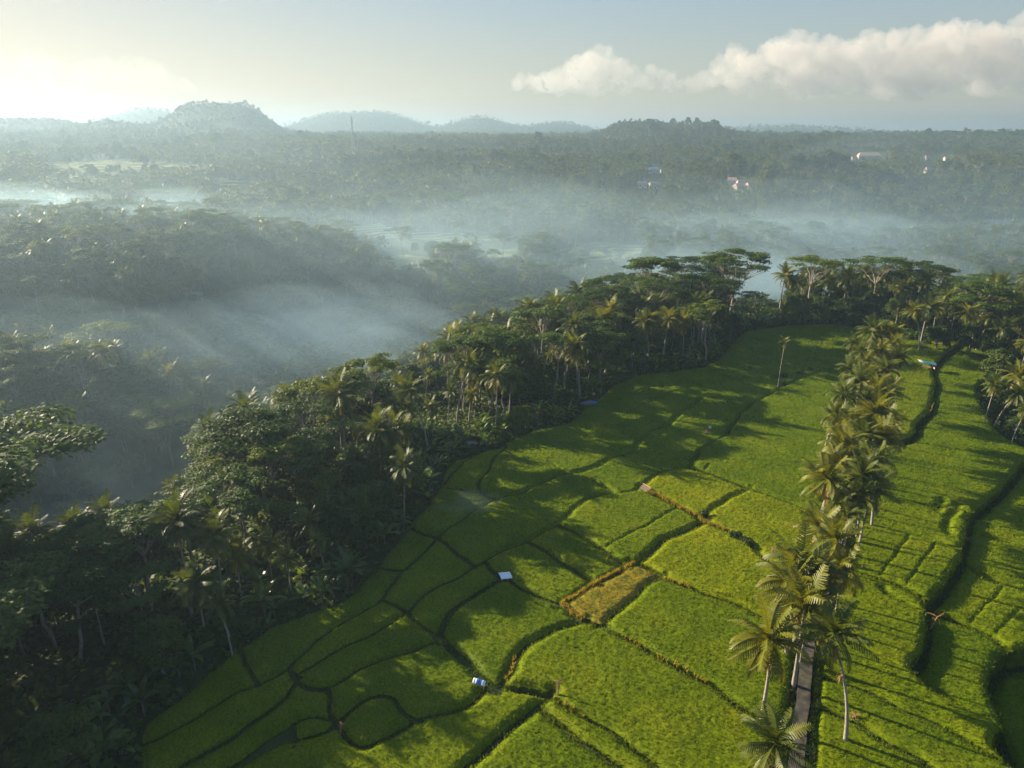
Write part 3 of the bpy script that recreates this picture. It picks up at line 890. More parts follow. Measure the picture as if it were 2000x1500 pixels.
for side in (-1, 1):
    t = np.gradient(rt, axis=0)
    t /= np.linalg.norm(t, axis=1)[:, None]
    nv = np.stack([-t[:, 1], t[:, 0]], 1)
    for _ in range(7):
        q = rt + nv * side * (1.0 + rng.random(len(rt))[:, None] * .75) + rng.normal(0, .1, rt.shape)
        tufts(g, q[:, 0], q[:, 1], np.full(len(q), -.95), .55, .2, 2)
for c_, P_ in L:
    if c_ == 3:
        q = line_pts(P_, 5, .42)
        tufts(g, q[:, 0], q[:, 1], terrain(q[:, 0], q[:, 1]) - .05, .5, .2, 2)
n = 26000
qx, qy = rng.random(n) * 230 - 75, rng.random(n) * 245 + 45
ed = edge_dist(qx, qy)
ok = (~inpoly(qx, qy, [tuple(p) for p in field_w])) & (ed < 9)
qx, qy = qx[ok], qy[ok]
tufts(g, qx, qy, terrain(qx, qy) - .1, .8, .35, 2)
tag(link("grass", g.build("grass", [M['verge']])), kind='stuff')
n = 150000
ux, uy = rng.random(n) * 330 - 150, rng.random(n) * 300 + 45
ud = bil(dp, ux, uy, -420, -60, DC)
ok = (~inpoly(ux, uy, [tuple(p) for p in field_w])) & (ud < 85) & (np.abs(ux) < uy * .85 + 12)
ux, uy = ux[ok], uy[ok]
uz = terrain(ux, uy) + .2 + 1.5 * rng.random(len(ux)) ** 2 * (1 + fbm(ux / 9, uy / 9, 2))
U_ = nrm(rng.normal(0, 1, (len(ux), 3)) + [0, 0, 0])
N_ = nrm(rng.normal(0, .7, (len(ux), 3)) + [0, 0, 1])
A_ = nrm(np.cross(N_, U_))
B_ = np.cross(N_, A_)
s_ = (.45 + .5 * rng.random((len(ux), 1)))
g = Geo().quads(np.stack([ux, uy, uz], 1), A_ * s_ * .6, B_ * s_ * .4)
tag(link("undergrowth", g.build("undergrowth", [M['leaf']])), kind='stuff')


# ------------------------------------------------------------------ plant shapes


def frond_geo(g, base, r, n, Lf, st, lw, e_hi, e_lo, m, drop=.5, ll=.95, dens=1.0):
    for i in range(n):
        phi = i * 2.39996 + r.normal(0, .25)
        age = (i + .5) / n
        e0 = R(e_hi + (e_lo - e_hi) * age ** .9) + r.normal(0, .10)
        droop = R(35 + 75 * r.random()) * (.6 + drop * age)
        s = np.linspace(0, 1, st + 1)
        e = e0 - droop * s ** 1.5
        ds = Lf * (.85 + .3 * r.random()) / st
        hx = np.cumsum(np.r_[0, np.cos(e[:-1]) * ds])
        hz = np.cumsum(np.r_[0, np.sin(e[:-1]) * ds])
        sw = r.normal(0, .25) * s ** 2
        P = base + np.stack([hx * np.cos(phi + sw), hx * np.sin(phi + sw), hz], 1)
        Tn = nrm(np.gradient(P, axis=0))
        Sd = np.stack([-np.sin(phi + sw), np.cos(phi + sw), np.zeros(st + 1)], 1)
        tw = r.normal(0, .35)
        Up = np.cross(Tn, Sd) * -1
        Sd = Sd * math.cos(tw) + Up * math.sin(tw)
        k = np.arange(2, st + 1)
        ln = ll * Lf / 4.2 * (np.sin(np.pi * (.14 + .80 * s[k])) ** .55)[:, None]
        for side in (-1, 1):
            D = nrm(Tn[k] * .60 + side * Sd[k] * .85 - np.array([0, 0, 1]) * (.15 + .45 * age + .25 * r.random((len(k), 1))))
            tip = P[k] + D * ln * (.85 + .3 * r.random((len(k), 1)))
            w = Tn[k] * lw * .5
            V = np.stack([P[k] - w, P[k] + w, tip + w * .35, tip - w * .35], 1).reshape(-1, 3)
            g.add(V, np.arange(len(V)).reshape(-1, 4), None, m)
        wr = Sd * (.055 * (1.15 - s))[:, None]
        V = np.stack([P - wr, P + wr], 1).reshape(-1, 3)
        j = np.arange(st) * 2
        g.add(V, np.stack([j, j + 1, j + 3, j + 2], 1), None, m)


def palm_shape(seed, H, lean, n=30, st=18, lw=.25, Lf=4.6, dead=4, nuts=True):
    r = np.random.default_rng(seed)
    a = r.random() * 6.28
    t = np.linspace(0, 1, 9)
    off = lean * (t ** 1.7) + .25 * np.sin(t * 5 + seed) * t
    P = np.stack([off * math.cos(a), off * math.sin(a), t * H - .6 * (1 - t)], 1)
    tr = Geo().tube(P, .17 + .16 * (1 - t) ** 3 - .04 * t, 7)
    top = P[-1]
    cr = Geo()
    frond_geo(cr, top, r, n, Lf, st, lw, 82, -42, 0)
    dd = Geo()
    if dead:
        frond_geo(dd, top - [0, 0, .2], r, dead, Lf * .8, st, lw, -38, -72, 0, .3, .6)
    nt = Geo()
    nt.add(np.array([[1, 0, 0], [-1, 0, 0], [0, 1, 0], [0, -1, 0], [0, 0, 1], [0, 0, -1]]) * .36 + top - [0, 0, .45], None, [[0, 2, 4], [2, 1, 4], [1, 3, 4], [3, 0, 4], [2, 0, 5], [1, 2, 5], [3, 1, 5], [0, 3, 5]]) if nuts else None
    for k in range(9 if nuts else 0):
        b = r.random() * 6.28
        c = top + [math.cos(b) * .42, math.sin(b) * .42, -.35 - .25 * r.random()]
        v = np.array([[1, 0, 0], [-1, 0, 0], [0, 1, 0], [0, -1, 0], [0, 0, 1.2], [0, 0, -1.2]]) * .17 + c
        nt.add(v, None, [[0, 2, 4], [2, 1, 4], [1, 3, 4], [3, 0, 4], [2, 0, 5], [1, 2, 5], [3, 1, 5], [0, 3, 5]])
    return tr, cr, (dd if dead else None), (nt if nuts else None), top


def clump(g, c, rad, flat, n, size, r, m=0, up=.5):
    d = nrm(r.normal(0, 1, (n, 3)))
    d[:, 2] = np.where(d[:, 2] < -.35, -d[:, 2], d[:, 2])
    P = c + d * rad * (.55 + .5 * r.random((n, 1))) * np.array([1, 1, flat])
    N = nrm(d * .6 + r.normal(0, .55, (n, 3)) + [0, 0, up])
    a = nrm(np.cross(N, r.normal(0, 1, (n, 3))))
    b = np.cross(N, a)
    s = size * (.6 + .8 * r.random((n, 1)))
    g.quads(P, a * s * .5, b * s * .36, m)


def limb(g, a, b, r0, r1, r, n=5, sag=.15):
    t = np.linspace(0, 1, 5)
    L = np.linalg.norm(np.asarray(b) - a)
    P = np.asarray(a) + (np.asarray(b) - a) * t[:, None]
    P[:, 2] += np.sin(t * math.pi) * L * sag * (r.random() - .2)
    P[1:-1] += r.normal(0, L * .03, (3, 3))
    g.tube(P, r0 + (r1 - r0) * t, n)


def broad_shape(seed, H, Rad, nc=20, per=170, size=.5):
    r = np.random.default_rng(seed)
    tr, cr = Geo(), Geo()
    fork = np.array([r.normal(0, .3), r.normal(0, .3), H * (.28 + .1 * r.random())])
    tr.tube([[0, 0, -.8], fork * [.5, .5, .5], fork], [.034 * H, .026 * H, .022 * H], 8, 0, False)
    sx, sy = 1 + .3 * r.random(), .8 + .3 * r.random()
    for k in range(nc):
        a = k * 2.4 + r.normal(0, .3)
        u = (k + .5) / nc
        rad = Rad * math.sqrt(u) * (.65 + .3 * r.random())
        zt = H * (.98 - .50 * u ** 1.3) + r.normal(0, .05) * H
        c = np.array([math.cos(a) * rad * sx, math.sin(a) * rad * sy, zt - Rad * .28])
        clump(cr, c, Rad * (.30 + .16 * r.random()), .72, per, size, r)
        if k % 2 == 0:
            limb(tr, fork, c, .014 * H, .004 * H, r)
    return tr, cr


def albizia_shape(seed, H, Rad, tiers=1, nb=7, per=240, size=.42):
    r = np.random.default_rng(seed)
    tr, cr = Geo(), Geo()
    lean = r.normal(0, .04 * H, 2)
    fork = np.array([lean[0], lean[1], H * .52])
    t = np.linspace(0, 1, 6)[:, None]
    P = np.array([0, 0, -1.0]) * (1 - t) + fork * t
    P[1:-1, :2] += r.normal(0, .012 * H, (4, 2))
    tr.tube(P, np.linspace(.017, .011, 6) * H, 7, 0, False)
    for k in range(nb):
        a = k * 2 * math.pi / nb + r.normal(0, .25)
        u = .25 + .75 * r.random() if k else .05
        c = fork + np.array([math.cos(a) * Rad * u * .75, math.sin(a) * Rad * u * .75, H * (.40 - .12 * u ** 2)])
        mid = fork + (c - fork) * .55 + [0, 0, -.04 * H]
        limb(tr, fork + r.normal(0, .1, 3), mid, .0075 * H, .005 * H, r, 5, .1)
        for q in range(4):
            b = a + (q - 1.5) * .55 + r.normal(0, .15)
            e = c + np.array([math.cos(b), math.sin(b), 0]) * Rad * (.14 + .24 * r.random()) + [0, 0, r.normal(0, .015) * H]
            limb(tr, mid, e - [0, 0, .3], .0045 * H, .0016 * H, r, 4, .05)
            for w in range(2):
                clump(cr, e + np.r_[r.normal(0, Rad * .10, 2), r.normal(0, .012 * H)], Rad * (.20 + .10 * r.random()), .20, per // 4, size, r, 0, 1.5)
    for tier in range(tiers - 1):
        z0 = H * (.40 + .13 * tier)
        for k in range(4):
            a = r.random() * 6.28
            e = np.array([lean[0] * .8 + math.cos(a) * Rad * (.4 + .35 * r.random()), lean[1] * .8 + math.sin(a) * Rad * (.4 + .35 * r.random()), z0 + H * .1 + r.normal(0, .02) * H])
            limb(tr, np.array([lean[0] * .7, lean[1] * .7, z0]), e, .005 * H, .002 * H, r, 4, .1)
            for w in range(3):
                clump(cr, e + np.r_[r.normal(0, Rad * .13, 2), r.normal(0, .01 * H)], Rad * (.2 + .1 * r.random()), .2, per // 4, size, r, 0, 1.5)
    return tr, cr


def banana_shape(seed, H):
    r = np.random.default_rng(seed)
    tr, cr = Geo(), Geo()
    tr.tube([[0, 0, -.5], [.05, 0, H * .3], [.1, .05, H * .55]], [.16, .13, .08], 7)
    for i in range(9):
        phi = i * 2.4 + r.normal(0, .3)
        e0 = R(80 - 60 * (i / 9)) + r.normal(0, .1)
        st = 7
        s = np.linspace(0, 1, st + 1)
        e = e0 - R(50 + 50 * r.random()) * s ** 1.6
        ds = H * (.62 + .2 * r.random()) / st
        hx, hz = np.cumsum(np.r_[0, np.cos(e[:-1]) * ds]), np.cumsum(np.r_[0, np.sin(e[:-1]) * ds])
        P = np.array([.1, .05, H * .5]) + np.stack([hx * math.cos(phi), hx * math.sin(phi), hz], 1)
        w = .42 * np.sin(np.pi * np.clip(.06 + .92 * s, 0, 1)) ** .6 * (s > .05)
        Sd = np.array([-math.sin(phi), math.cos(phi), 0])
        for side in (-1, 1):
            E = P + side * Sd * w[:, None] + np.array([0, 0, -.22]) * w[:, None]
            V = np.stack([P, E], 1).reshape(-1, 3)
            j = np.arange(st) * 2
            cr.add(V, np.stack([j, j + 1, j + 3, j + 2], 1), None, 0)
    return tr, cr


def areca_shape(seed, H):
    r = np.random.default_rng(seed)
    tr = Geo().tube([[0, 0, -.5], [.1, 0, H * .5], [.35, 0, H]], [.10, .085, .07], 7)
    cr = Geo()
    frond_geo(cr, np.array([.35, 0, H]), r, 10, 2.1, 10, .2, 80, 5, 0, .6, .9)
    dd = Geo()
    frond_geo(dd, np.array([.35, 0, H - .5]), r, 5, 1.5, 8, .2, -50, -75, 0, .3, .6)
    return tr, cr, dd


def shrub_shape(seed):
    r = np.random.default_rng(seed)
    cr = Geo()
    for k in range(6):
        a = r.random() * 6.28
        clump(cr, np.array([math.cos(a) * .8, math.sin(a) * .8, .7 + .6 * r.random()]) * (.5 + .6 * r.random()), .8, .9, 90, .34, r)
    return cr


PALM_TOP = []
PROTO = {'coconut_palm': [], 'broadleaf_tree': [], 'umbrella_tree': [], 'banana_plant': [], 'shrub': []}


def root_obj(name, parts):
    """a plant built once: an Empty at its foot with its parts; copies come from it"""
    ro = bpy.data.objects.new(name, None)
    ro.empty_display_size = .5
    ch = [(n, bpy.data.objects.new(n, me)) for n, me in parts]
    return ro, ch


for i, (H, ln) in enumerate([(13, 1.2), (15, 2.6), (11.5, .6), (14, 3.4), (16.5, 1.6), (12.5, 2.0)]):
    tr, cr, dd, nt, top = palm_shape(50 + i, H, ln, 30 + 2 * (i % 3))
    pr = [('trunk', tr.build('trunk', [M['bark']], True)), ('crown', cr.build('crown', [M['palmleaf']])), ('dead_fronds', dd.build('dead_fronds', [M['dryfrond']])), ('coconut_cluster', nt.build('coconut_cluster', [M['wood']]))]
    PROTO['coconut_palm'].append((H, pr))
    PALM_TOP.append(top)
for i, (H, Rd) in enumerate([(10, 4.2), (12.5, 4.8), (9, 3.6), (14, 5.2), (11, 5.4), (13, 4.0)]):
    tr, cr = broad_shape(80 + i, H, Rd, 22 + i, 260, .40)
    PROTO['broadleaf_tree'].append((H, [('trunk', tr.build('trunk', [M['bark2']], True)), ('crown', cr.build('crown', [M['leaf']]))]))
for i, (H, Rd, ti) in enumerate([(20, 7.2, 1), (24, 9.0, 2), (22, 8.0, 2), (26, 11.5, 1), (18, 7.5, 2)]):
    tr, cr = albizia_shape(120 + i, H, Rd, ti, 7 + (i % 3), 330)
    PROTO['umbrella_tree'].append((H, [('trunk', tr.build('trunk', [M['bark3']], True)), ('crown', cr.build('crown', [M['albleaf']]))]))
for i, H in enumerate([4.2, 5.2, 3.4]):
    tr, cr = banana_shape(160 + i, H)
    PROTO['banana_plant'].append((H, [('stem', tr.build('stem', [M['bark2']], True)), ('leaf_crown', cr.build('leaf_crown', [M['banleaf']]))]))
for i in range(3):
    PROTO['shrub'].append((1.8, [(None, shrub_shape(190 + i).build('shrub', [M['leaf']]))]))
MADE = {}
TREES = []
TINTS = {'dark': (.62, .68, .8, 1), 'green': (1, 1, 1, 1), 'yellowish': (1.55, 1.30, .8, 1)}


def plant(kind, var, x, y, z, rz=0, s=1.0, tint='green', extra=None):
    key = (kind, var)
    if key not in MADE:
        H, parts = PROTO[kind][var]
        if parts[0][0] is None:
            MADE[key] = (bpy.data.objects.new(kind, parts[0][1]), [])
        else:
            MADE[key] = root_obj(kind, parts)
    ro, ch = MADE[key]
    o = ro.copy()
    COL.objects.link(o)
    o.name = kind
    o.location = (x, y, z)
    o.rotation_euler = (0, 0, rz)
    o.scale = (s, s, s)
    o.color = TINTS[tint]
    for n, c in ch:
        if n in ('coconut_cluster',) and math.hypot(x, y) > 150:
            continue
        if n == 'dead_fronds' and math.hypot(x, y) > 260:
            continue
        k = c.copy()
        COL.objects.link(k)
        k.name = n
        k.parent = o
        k.color = TINTS[tint] if n not in ('trunk', 'stem') else (1, 1, 1, 1)
    H = PROTO[kind][var][0] * s
    px, py, dep = proj(x, y, z + H * .85)
    TREES.append(dict(kind=kind, o=o, px=float(px), py=float(py), dep=float(dep), H=H, s=s, tint=tint, x=x, y=y, z=z, extra=extra))
    return o


tt = np.concatenate([np.linspace(50, 500, 1800), np.linspace(500, 3000, 1500)])


def at_crown(px, py, h, tmin=0):
    """where a plant of height h stands whose crown is seen at this pixel"""
    x, y, w = ray(px, py)
    P = x * tt, y * tt, CAM_H + w * tt
    gap = P[2] - terrain(P[0], P[1]) - h
    i = int(np.argmax((gap < 0) & (tt > tmin)))
    return float(P[0][i]), float(P[1][i]), float(terrain(P[0][i], P[1][i]))


hand = []   # (x, y, clear radius)


def put(kind, px, py, H=None, var=None, tint=None, frac=.93, extra=None, rz=None, wide=None):
    var = int(rng.integers(len(PROTO[kind]))) if var is None else var
    H0 = PROTO[kind][var][0]
    H = H or H0
    if wide:                            # distance told by the width of the crown
        u_, v_, w_ = ray(px, py)
        t0 = FPX * 9.0 / wide
        ts = t0 * (1 + np.linspace(-.3, .3, 61))
        hh = CAM_H + w_ * ts - terrain(u_ * ts, v_ * ts)
        good = (hh > 8.5) & (hh < 18)
        i = int(np.argmin(np.abs(ts - t0) + 1e4 * ~good)) if good.any() else int(np.argmin(np.abs(hh - 13)))
        x, y, H = float(u_ * ts[i]), float(v_ * ts[i]), float(np.clip(hh[i], 8, 20))
        z = float(terrain(np.array(x), np.array(y)))
    else:
        x, y, z = at_crown(px, py, H * frac, 205 if px < 420 and py < 850 else 0)
    rz = rng.random() * 6.28 if rz is None else rz
    s_ = H / H0
    if kind == 'coconut_palm':          # the crown, not the foot, stands at that pixel
        top = PALM_TOP[var]
        u_, v_, w_ = ray(px, py)
        cx_, cy_, cz_ = u_ * y / v_, y, CAM_H + w_ * y / v_
        for _ in range(4):
            ox, oy = top[0] * math.cos(rz) - top[1] * math.sin(rz), top[0] * math.sin(rz) + top[1] * math.cos(rz)
            x, y = cx_ - ox * s_, cy_ - oy * s_
            z = float(terrain(np.array(x), np.array(y)))
            s_ = (cz_ - z) / top[2]
    hand.append((x, y, 3.2 if kind in ('coconut_palm', 'banana_plant') else (4.5 if kind == 'broadleaf_tree' else 6.5)))
    return plant(kind, var, x, y, z, rz, s_, tint or ('dark', 'green', 'green', 'yellowish')[int(rng.integers(4))], extra)


# coconut palms along the road
ROW = [(1515, 1452, 13), (1502, 1250, 13.5), (1628, 1238, 14.5), (1573, 1178, 15), (1564, 1105, 14), (1631, 1055, 14.5), (1679, 972, 13), (1615, 935, 14.5), (1683, 928, 14), (1652, 868, 14), (1702, 905, 13.5), (1708, 808, 14.5),
       (1633, 812, 13), (1727, 853, 12.5), (1648, 770, 14), (1714, 768, 15), (1680, 744, 13.5), (1708, 736, 12), (1730, 722, 14), (1694, 706, 13), (1760, 696, 12), (1718, 686, 13.5), (1682, 688, 13), (1748, 674, 13), (1706, 646, 14), (1742, 650, 14), (1668, 668, 12), (1692, 728, 11.5), (1725, 700, 11), (1640, 835, 12), (1690, 785, 13), (1665, 892, 12.5), (1640, 985, 12), (1600, 1035, 12.5), (1652, 1010, 12), (1612, 1130, 12), (1725, 780, 12), (1735, 820, 11), (1590, 1150, 12.5), (1645, 1110, 12), (1600, 1080, 11.5), (1548, 1140, 13), (1662, 940, 12), (1630, 905, 12.5), (1705, 955, 11.5), (1655, 835, 12), (1690, 850, 13), (1735, 765, 12), (1662, 720, 12), (1725, 660, 12.5)]
for i, (px, py, H) in enumerate(ROW):
    var = {1: 2, 2: 3, 3: 0}.get(i)
    hx, hy, hz = at_crown(px, py, H)
    put('coconut_palm', px, py, H, var, ('green', 'yellowish')[i % 2], 1.0, 'row', {2: 2.2}.get(i))
for px, py, wd in [(405, 975, 75), (490, 920, 85), (303, 1045, 92), (175, 1130, 120), (20, 1195, 105), (378, 1150, 108), (465, 1085, 110), (560, 832, 60), (660, 770, 75), (775, 745, 62), (836, 732, 62), (797, 798, 66), (840, 795, 60), (697, 832, 75), (645, 850, 70),
                   (745, 812, 60), (880, 765, 56), (1130, 572, 46), (1105, 603, 46), (1065, 632, 40), (1015, 650, 45), (1200, 585, 46), (1258, 598, 50), (1080, 690, 50), (525, 1062, 95), (1170, 690, 48), (1230, 665, 44), (925, 770, 52), (600, 1020, 80), (240, 1075, 100), (430, 1180, 100)]:
    put('coconut_palm', px, py, None, None, None, 1.0, None, None, wd)
for px, py, H in [
                  (1535, 538, 15), (1622, 548, 15), (1656, 556, 14), (1718, 545, 14), (1778, 562, 14), (1808, 560, 15), (1700, 548, 13), (1570, 545, 13),
                  (1786, 608, 14), (1815, 602, 14), (1851, 580, 16), (1893, 612, 15), (1918, 592, 14), (1950, 592, 14), (1984, 600, 14), (1995, 632, 12), (1962, 640, 12), (1830, 600, 13), (1870, 600, 13), (1935, 618, 13),
                  (1945, 752, 11), (1984, 768, 12), (1992, 735, 13), (2004, 800, 10), (620, 1060, 8), (560, 1090, 8)]:
    put('coconut_palm', px, py, H, None, None, 1.0)
lx, ly = gp(1378, 704, -.9)                         # the lone pale umbrella tree at the field's upper corner
_, _, ltop = atY(1385, 588, ly)
tag(plant('umbrella_tree', 0, float(lx), float(ly), -.9, 1.0, (ltop + .9) / 20, 'yellowish', 'done'), "lone pale-trunked umbrella tree standing out at the field's upper corner", 'tree')
hand.append((lx, ly, 9))
for px, py, H, v, tn in [ (1265, 508, 31, 0, 'green'), (1437, 492, 33, 1, 'green'), (1590, 505, 27.5, 3, 'yellowish'), (1725, 505, 27, 3, 'green'), (1912, 552, 24, 2, 'green'), (1918, 580, 20, 4, 'green'),
                         (480, 772, 20, 0, 'green'), (545, 758, 20, 2, 'green'), (612, 752, 20, 0, 'yellowish'), (440, 800, 19, 2, 'green'), (450, 880, 20, 3, 'yellowish'), (520, 868, 20, 0, 'yellowish'), (575, 865, 18, 4, 'green'), (470, 935, 18, 0, 'green'),
                         (905, 665, 22, 1, 'green'), (955, 650, 24, 2, 'green'), (985, 690, 20, 0, 'yellowish'), (1085, 655, 20, 0, 'green'), (730, 710, 22, 0, 'yellowish'), (1150, 620, 20, 0, 'green'), (1190, 545, 24, 2, 'green'),
                         (255, 1010, 19, 2, 'green'), (200, 1030, 18, 4, 'green'), (60, 1085, 18, 0, 'dark'), (110, 1110, 17, 2, 'dark'), (90, 690, 20, 3, 'green'), (150, 675, 20, 0, 'yellowish'), (30, 720, 20, 2, 'green'),
                         (880, 478, 34, 3, 'green'), (850, 510, 30, 1, 'green'), (930, 520, 30, 2, 'green'), (895, 555, 26, 1, 'green'), (1040, 515, 28, 3, 'green'), (1075, 535, 24, 1, 'green'), (715, 640, 20, 0, 'yellowish')]:
    put('umbrella_tree', px, py, H, v, tn, .93)
for px, py, H, v, tn in [(560, 905, 12, 1, 'green'), (622, 920, 13, 3, 'yellowish'), (700, 885, 12, 4, 'green'), (785, 890, 11, 1, 'yellowish'), (648, 975, 12, 0, 'dark'), (545, 985, 10, 2, 'yellowish'), (740, 950, 10, 5, 'green'), (600, 1000, 10, 4, 'dark'), (690, 960, 11, 3, 'green'),
                         (1345, 560, 17, 3, 'dark'), (1390, 555, 17, 4, 'dark'), (1310, 575, 16, 1, 'dark'), (1370, 590, 14, 3, 'dark'), (1260, 560, 18, 1, 'green'), (1155, 640, 13, 2, 'yellowish'), (1225, 610, 14, 0, 'green'), (1300, 640, 10, 0, 'green'), (1240, 650, 12, 3, 'green'), (1185, 665, 11, 4, 'green'), (1110, 660, 12, 1, 'green'),
                         (1560, 580, 12, 1, 'green'), (1610, 580, 11, 3, 'dark'), (1660, 585, 12, 4, 'dark'), (1705, 580, 12, 1, 'dark'), (1750, 590, 12, 3, 'dark'), (1545, 600, 9, 0, 'yellowish'), (1622, 600, 8, 2, 'yellowish'), (1780, 600, 11, 4, 'dark'),
                         (1835, 640, 10, 0, 'dark'), (1900, 645, 10, 1, 'dark'), (1950, 660, 9, 4, 'dark'), (1990, 670, 9, 3, 'dark'), (1975, 780, 8, 2, 'dark'), (1995, 820, 7, 0, 'dark'),
                         (230, 720, 14, 4, 'dark'), (255, 718, 13, 1, 'yellowish'), (205, 725, 13, 3, 'dark'), (300, 745, 11, 0, 'green'), (365, 745, 12, 5, 'yellowish'), (60, 740, 12, 0, 'yellowish'), (40, 780, 12, 3, 'green')]:
    put('broadleaf_tree', px, py, H, v, tn, .9)
# a huge dark tree clump on the far knoll
for k in range(6):
    a = [(-34, 0), (-14, -8), (10, -4), (32, 2), (20, 16), (-22, 18)][k]
    sc = [2.2, 2.7, 2.8, 2.4, 2.5, 2.3][k]
    x, y = knx + a[0], kny + a[1]
    plant('broadleaf_tree', (3, 4, 1, 3, 4, 1)[k], x, y, float(terrain(x, y)), k, sc, 'dark', 'knoll')
    hand.append((x, y, 12))

# ------------------------------------------------------------------ the rest of the forest
CLEAR = [([(672, 446), (745, 436), (790, 448), (778, 468), (700, 464)], 800), ([(1085, 492), (1150, 472), (1262, 480), (1262, 506), (1180, 514), (1090, 510)], 760), ([(930, 490), (1015, 486), (1015, 502), (930, 506)], 700),
         ([(96, 316), (200, 310), (405, 320), (408, 334), (240, 331), (100, 330)], 2100), ([(420, 353), (560, 356), (560, 363), (420, 363)], 1500), ([(895, 322), (925, 322), (925, 337), (895, 337)], 1900),
         ([(728, 500), (800, 496), (850, 506), (842, 520), (780, 527), (735, 518)], 760), ([(800, 450), (880, 456), (1005, 466), (1005, 474), (880, 474), (800, 468)], 800), ([(88, 342), (250, 345), (245, 354), (92, 352)], 2100),
         ([(1262, 322), (1296, 322), (1296, 338), (1262, 338)], 1440), ([(1655, 296), (1735, 296), (1735, 312), (1655, 312)], 1920), ([(1795, 298), (1858, 298), (1858, 314), (1795, 314)], 1840), ([(1420, 345), (1480, 345), (1480, 369), (1420, 369)], 1180),
         ([(1240, 352), (1300, 352), (1300, 366), (1240, 366)], 1180), ([(1800, 326), (1830, 326), (1830, 338), (1800, 338)], 1500)]
HX = np.array(hand)
fieldP = [tuple(p) for p in field_w]
cand = []
bands = [(45, 260, 5.0), (260, 620, 7.2), (620, 1200, 9.5), (1200, 2500, 13.5), (2500, 4600, 19), (4600, 9000, 50)]
for r0, r1, sp_ in bands:
    half = R(62) if r0 < 200 else R(43)
    nr = int((r1 - r0) / sp_)
    for k in range(nr):
        r = r0 + (k + .5) * sp_
        na = int(2 * half * r / sp_)
        a = (np.arange(na) + .5) / na * 2 * half - half
        a = a + rng.normal(0, .30, na) * sp_ / r
        q = r + rng.normal(0, .32, na) * sp_
        cand.append(np.stack([q * np.sin(a), q * np.cos(a), np.full(na, sp_)], 1))
eq = smooth_line(np.vstack([edge_w, field_w[len(EDGE) + 2:len(EDGE) + 14]]), 1.7, 0)
for off in (1.6, 3.2, 5.0, 7.2):
    t_ = np.gradient(eq, axis=0)
    t_ /= np.linalg.norm(t_, axis=1)[:, None]
    q_ = eq + np.stack([-t_[:, 1], t_[:, 0]], 1) * off + rng.normal(0, .6, eq.shape)
    q_ = q_[rng.random(len(q_)) < .62]
    cand.append(np.c_[q_, np.full(len(q_), 1.0)])
cand = np.concatenate(cand)
x, y = cand[:, 0], cand[:, 1]
near = np.hypot(x, y) < 420
ok = np.ones(len(cand), bool)
ok[near] &= ~inpoly(x[near], y[near], fieldP)
fe = np.full(len(cand), 99.0)
fw = np.vstack([field_w, field_w[:1]])
xn, yn = x[near], y[near]
fd = np.full(len(xn), 99.0)
for a, b in zip(fw[:-1], fw[1:]):
    fd = np.minimum(fd, segdist(xn, yn, a, b))
fe[near] = fd
ok &= fe > 1.2
hd = np.full(len(xn), 99.0)
for hx, hy, hr in HX[np.hypot(HX[:, 0], HX[:, 1]) < 430]:
    hd = np.minimum(hd, np.hypot(xn - hx, yn - hy) - hr * .75)
idx = np.flatnonzero(near)
ok[idx[(hd < 0) & (cand[idx, 2] != 1.0)]] = False
ok &= ~((np.hypot(x, y) < 66) & (x > -.55 * y - 4))
ok &= ~((y < 82) & (x > -24))
ok[near] &= ~((x[near] > 60) & (y[near] < 190) & (x[near] > y[near] * .6))
cand, fe = cand[ok], fe[ok]
x, y = cand[:, 0], cand[:, 1]
z = terrain(x, y)
dpl = np.where(np.hypot(x, y) < 600, bil(dp, x, y, -420, -60, DC), 300)
r = np.hypot(x, y)
u = rng.random(len(x))
pal = np.where(fe < 14, .58, np.where(dpl < 90, .24, np.where(r < 700, .30, .42)))
alb = np.where(fe < 10, .06, np.where(dpl < 90, .30, np.where(r < 700, .24, .14)))
grove = fbm(x / 130 + 40, y / 130, 2)
pal = np.clip(pal + .5 * grove, .04, .85)
right_belt = (x > 85) & (y < 330) & (y > 160) & (dpl < 25)
pal = np.where(right_belt, .6, pal)
alb = np.where(right_belt, .03, alb)
alb = np.where(r > 1300, .05, alb)
pal = np.where(r > 2100, pal * .35, pal)
kind = np.where(u < pal, 0, np.where(u < pal + alb, 2, 1))
sub = (cand[:, 2] == 1.0) | ((fe < 7) & (rng.random(len(x)) < .35))
kind = np.where(sub, np.where(rng.random(len(x)) < .4, 3, 4), kind)
var = np.where(kind == 0, rng.integers(0, 6, len(x)), np.where(kind == 1, rng.integers(0, 6, len(x)), np.where(kind == 2, rng.integers(0, 5, len(x)), rng.integers(0, 3, len(x)))))
sc = .8 + .4 * rng.random(len(x))
sc = np.where((kind == 2) & (r > 250), sc * .85, sc)
sc = np.where(cand[:, 2] > 20, sc * np.where(cand[:, 2] > 40, 1.6, .95), sc)
sc = np.where((fe < 14) & (kind == 1), sc * .8, sc)
sc = np.where((fe < 30) & (kind == 2) & (y < 190), sc * .72, sc)
sc = np.where((x < -.84 * y - 6) & (r < 220), sc * 1.5, sc)  # unseen trees left of the view, enlarged to shade the near left corner
big = (r > 600) & (kind == 1) & (rng.random(len(x)) < .05)
sc = np.where(big, sc * 1.75, sc)
sc = np.where(r > 2200, sc * .72, sc)
H0 = np.array([[PROTO[k][min(v, len(PROTO[k]) - 1)][0] for v in range(6)] for k in ('coconut_palm', 'broadleaf_tree', 'umbrella_tree', 'banana_plant', 'shrub')])
Ht = H0[kind, var] * sc
px, py, dep = proj(x, y, z + Ht * .9)
bx, by, _ = proj(x, y, z)
drop = np.zeros(len(x), bool)
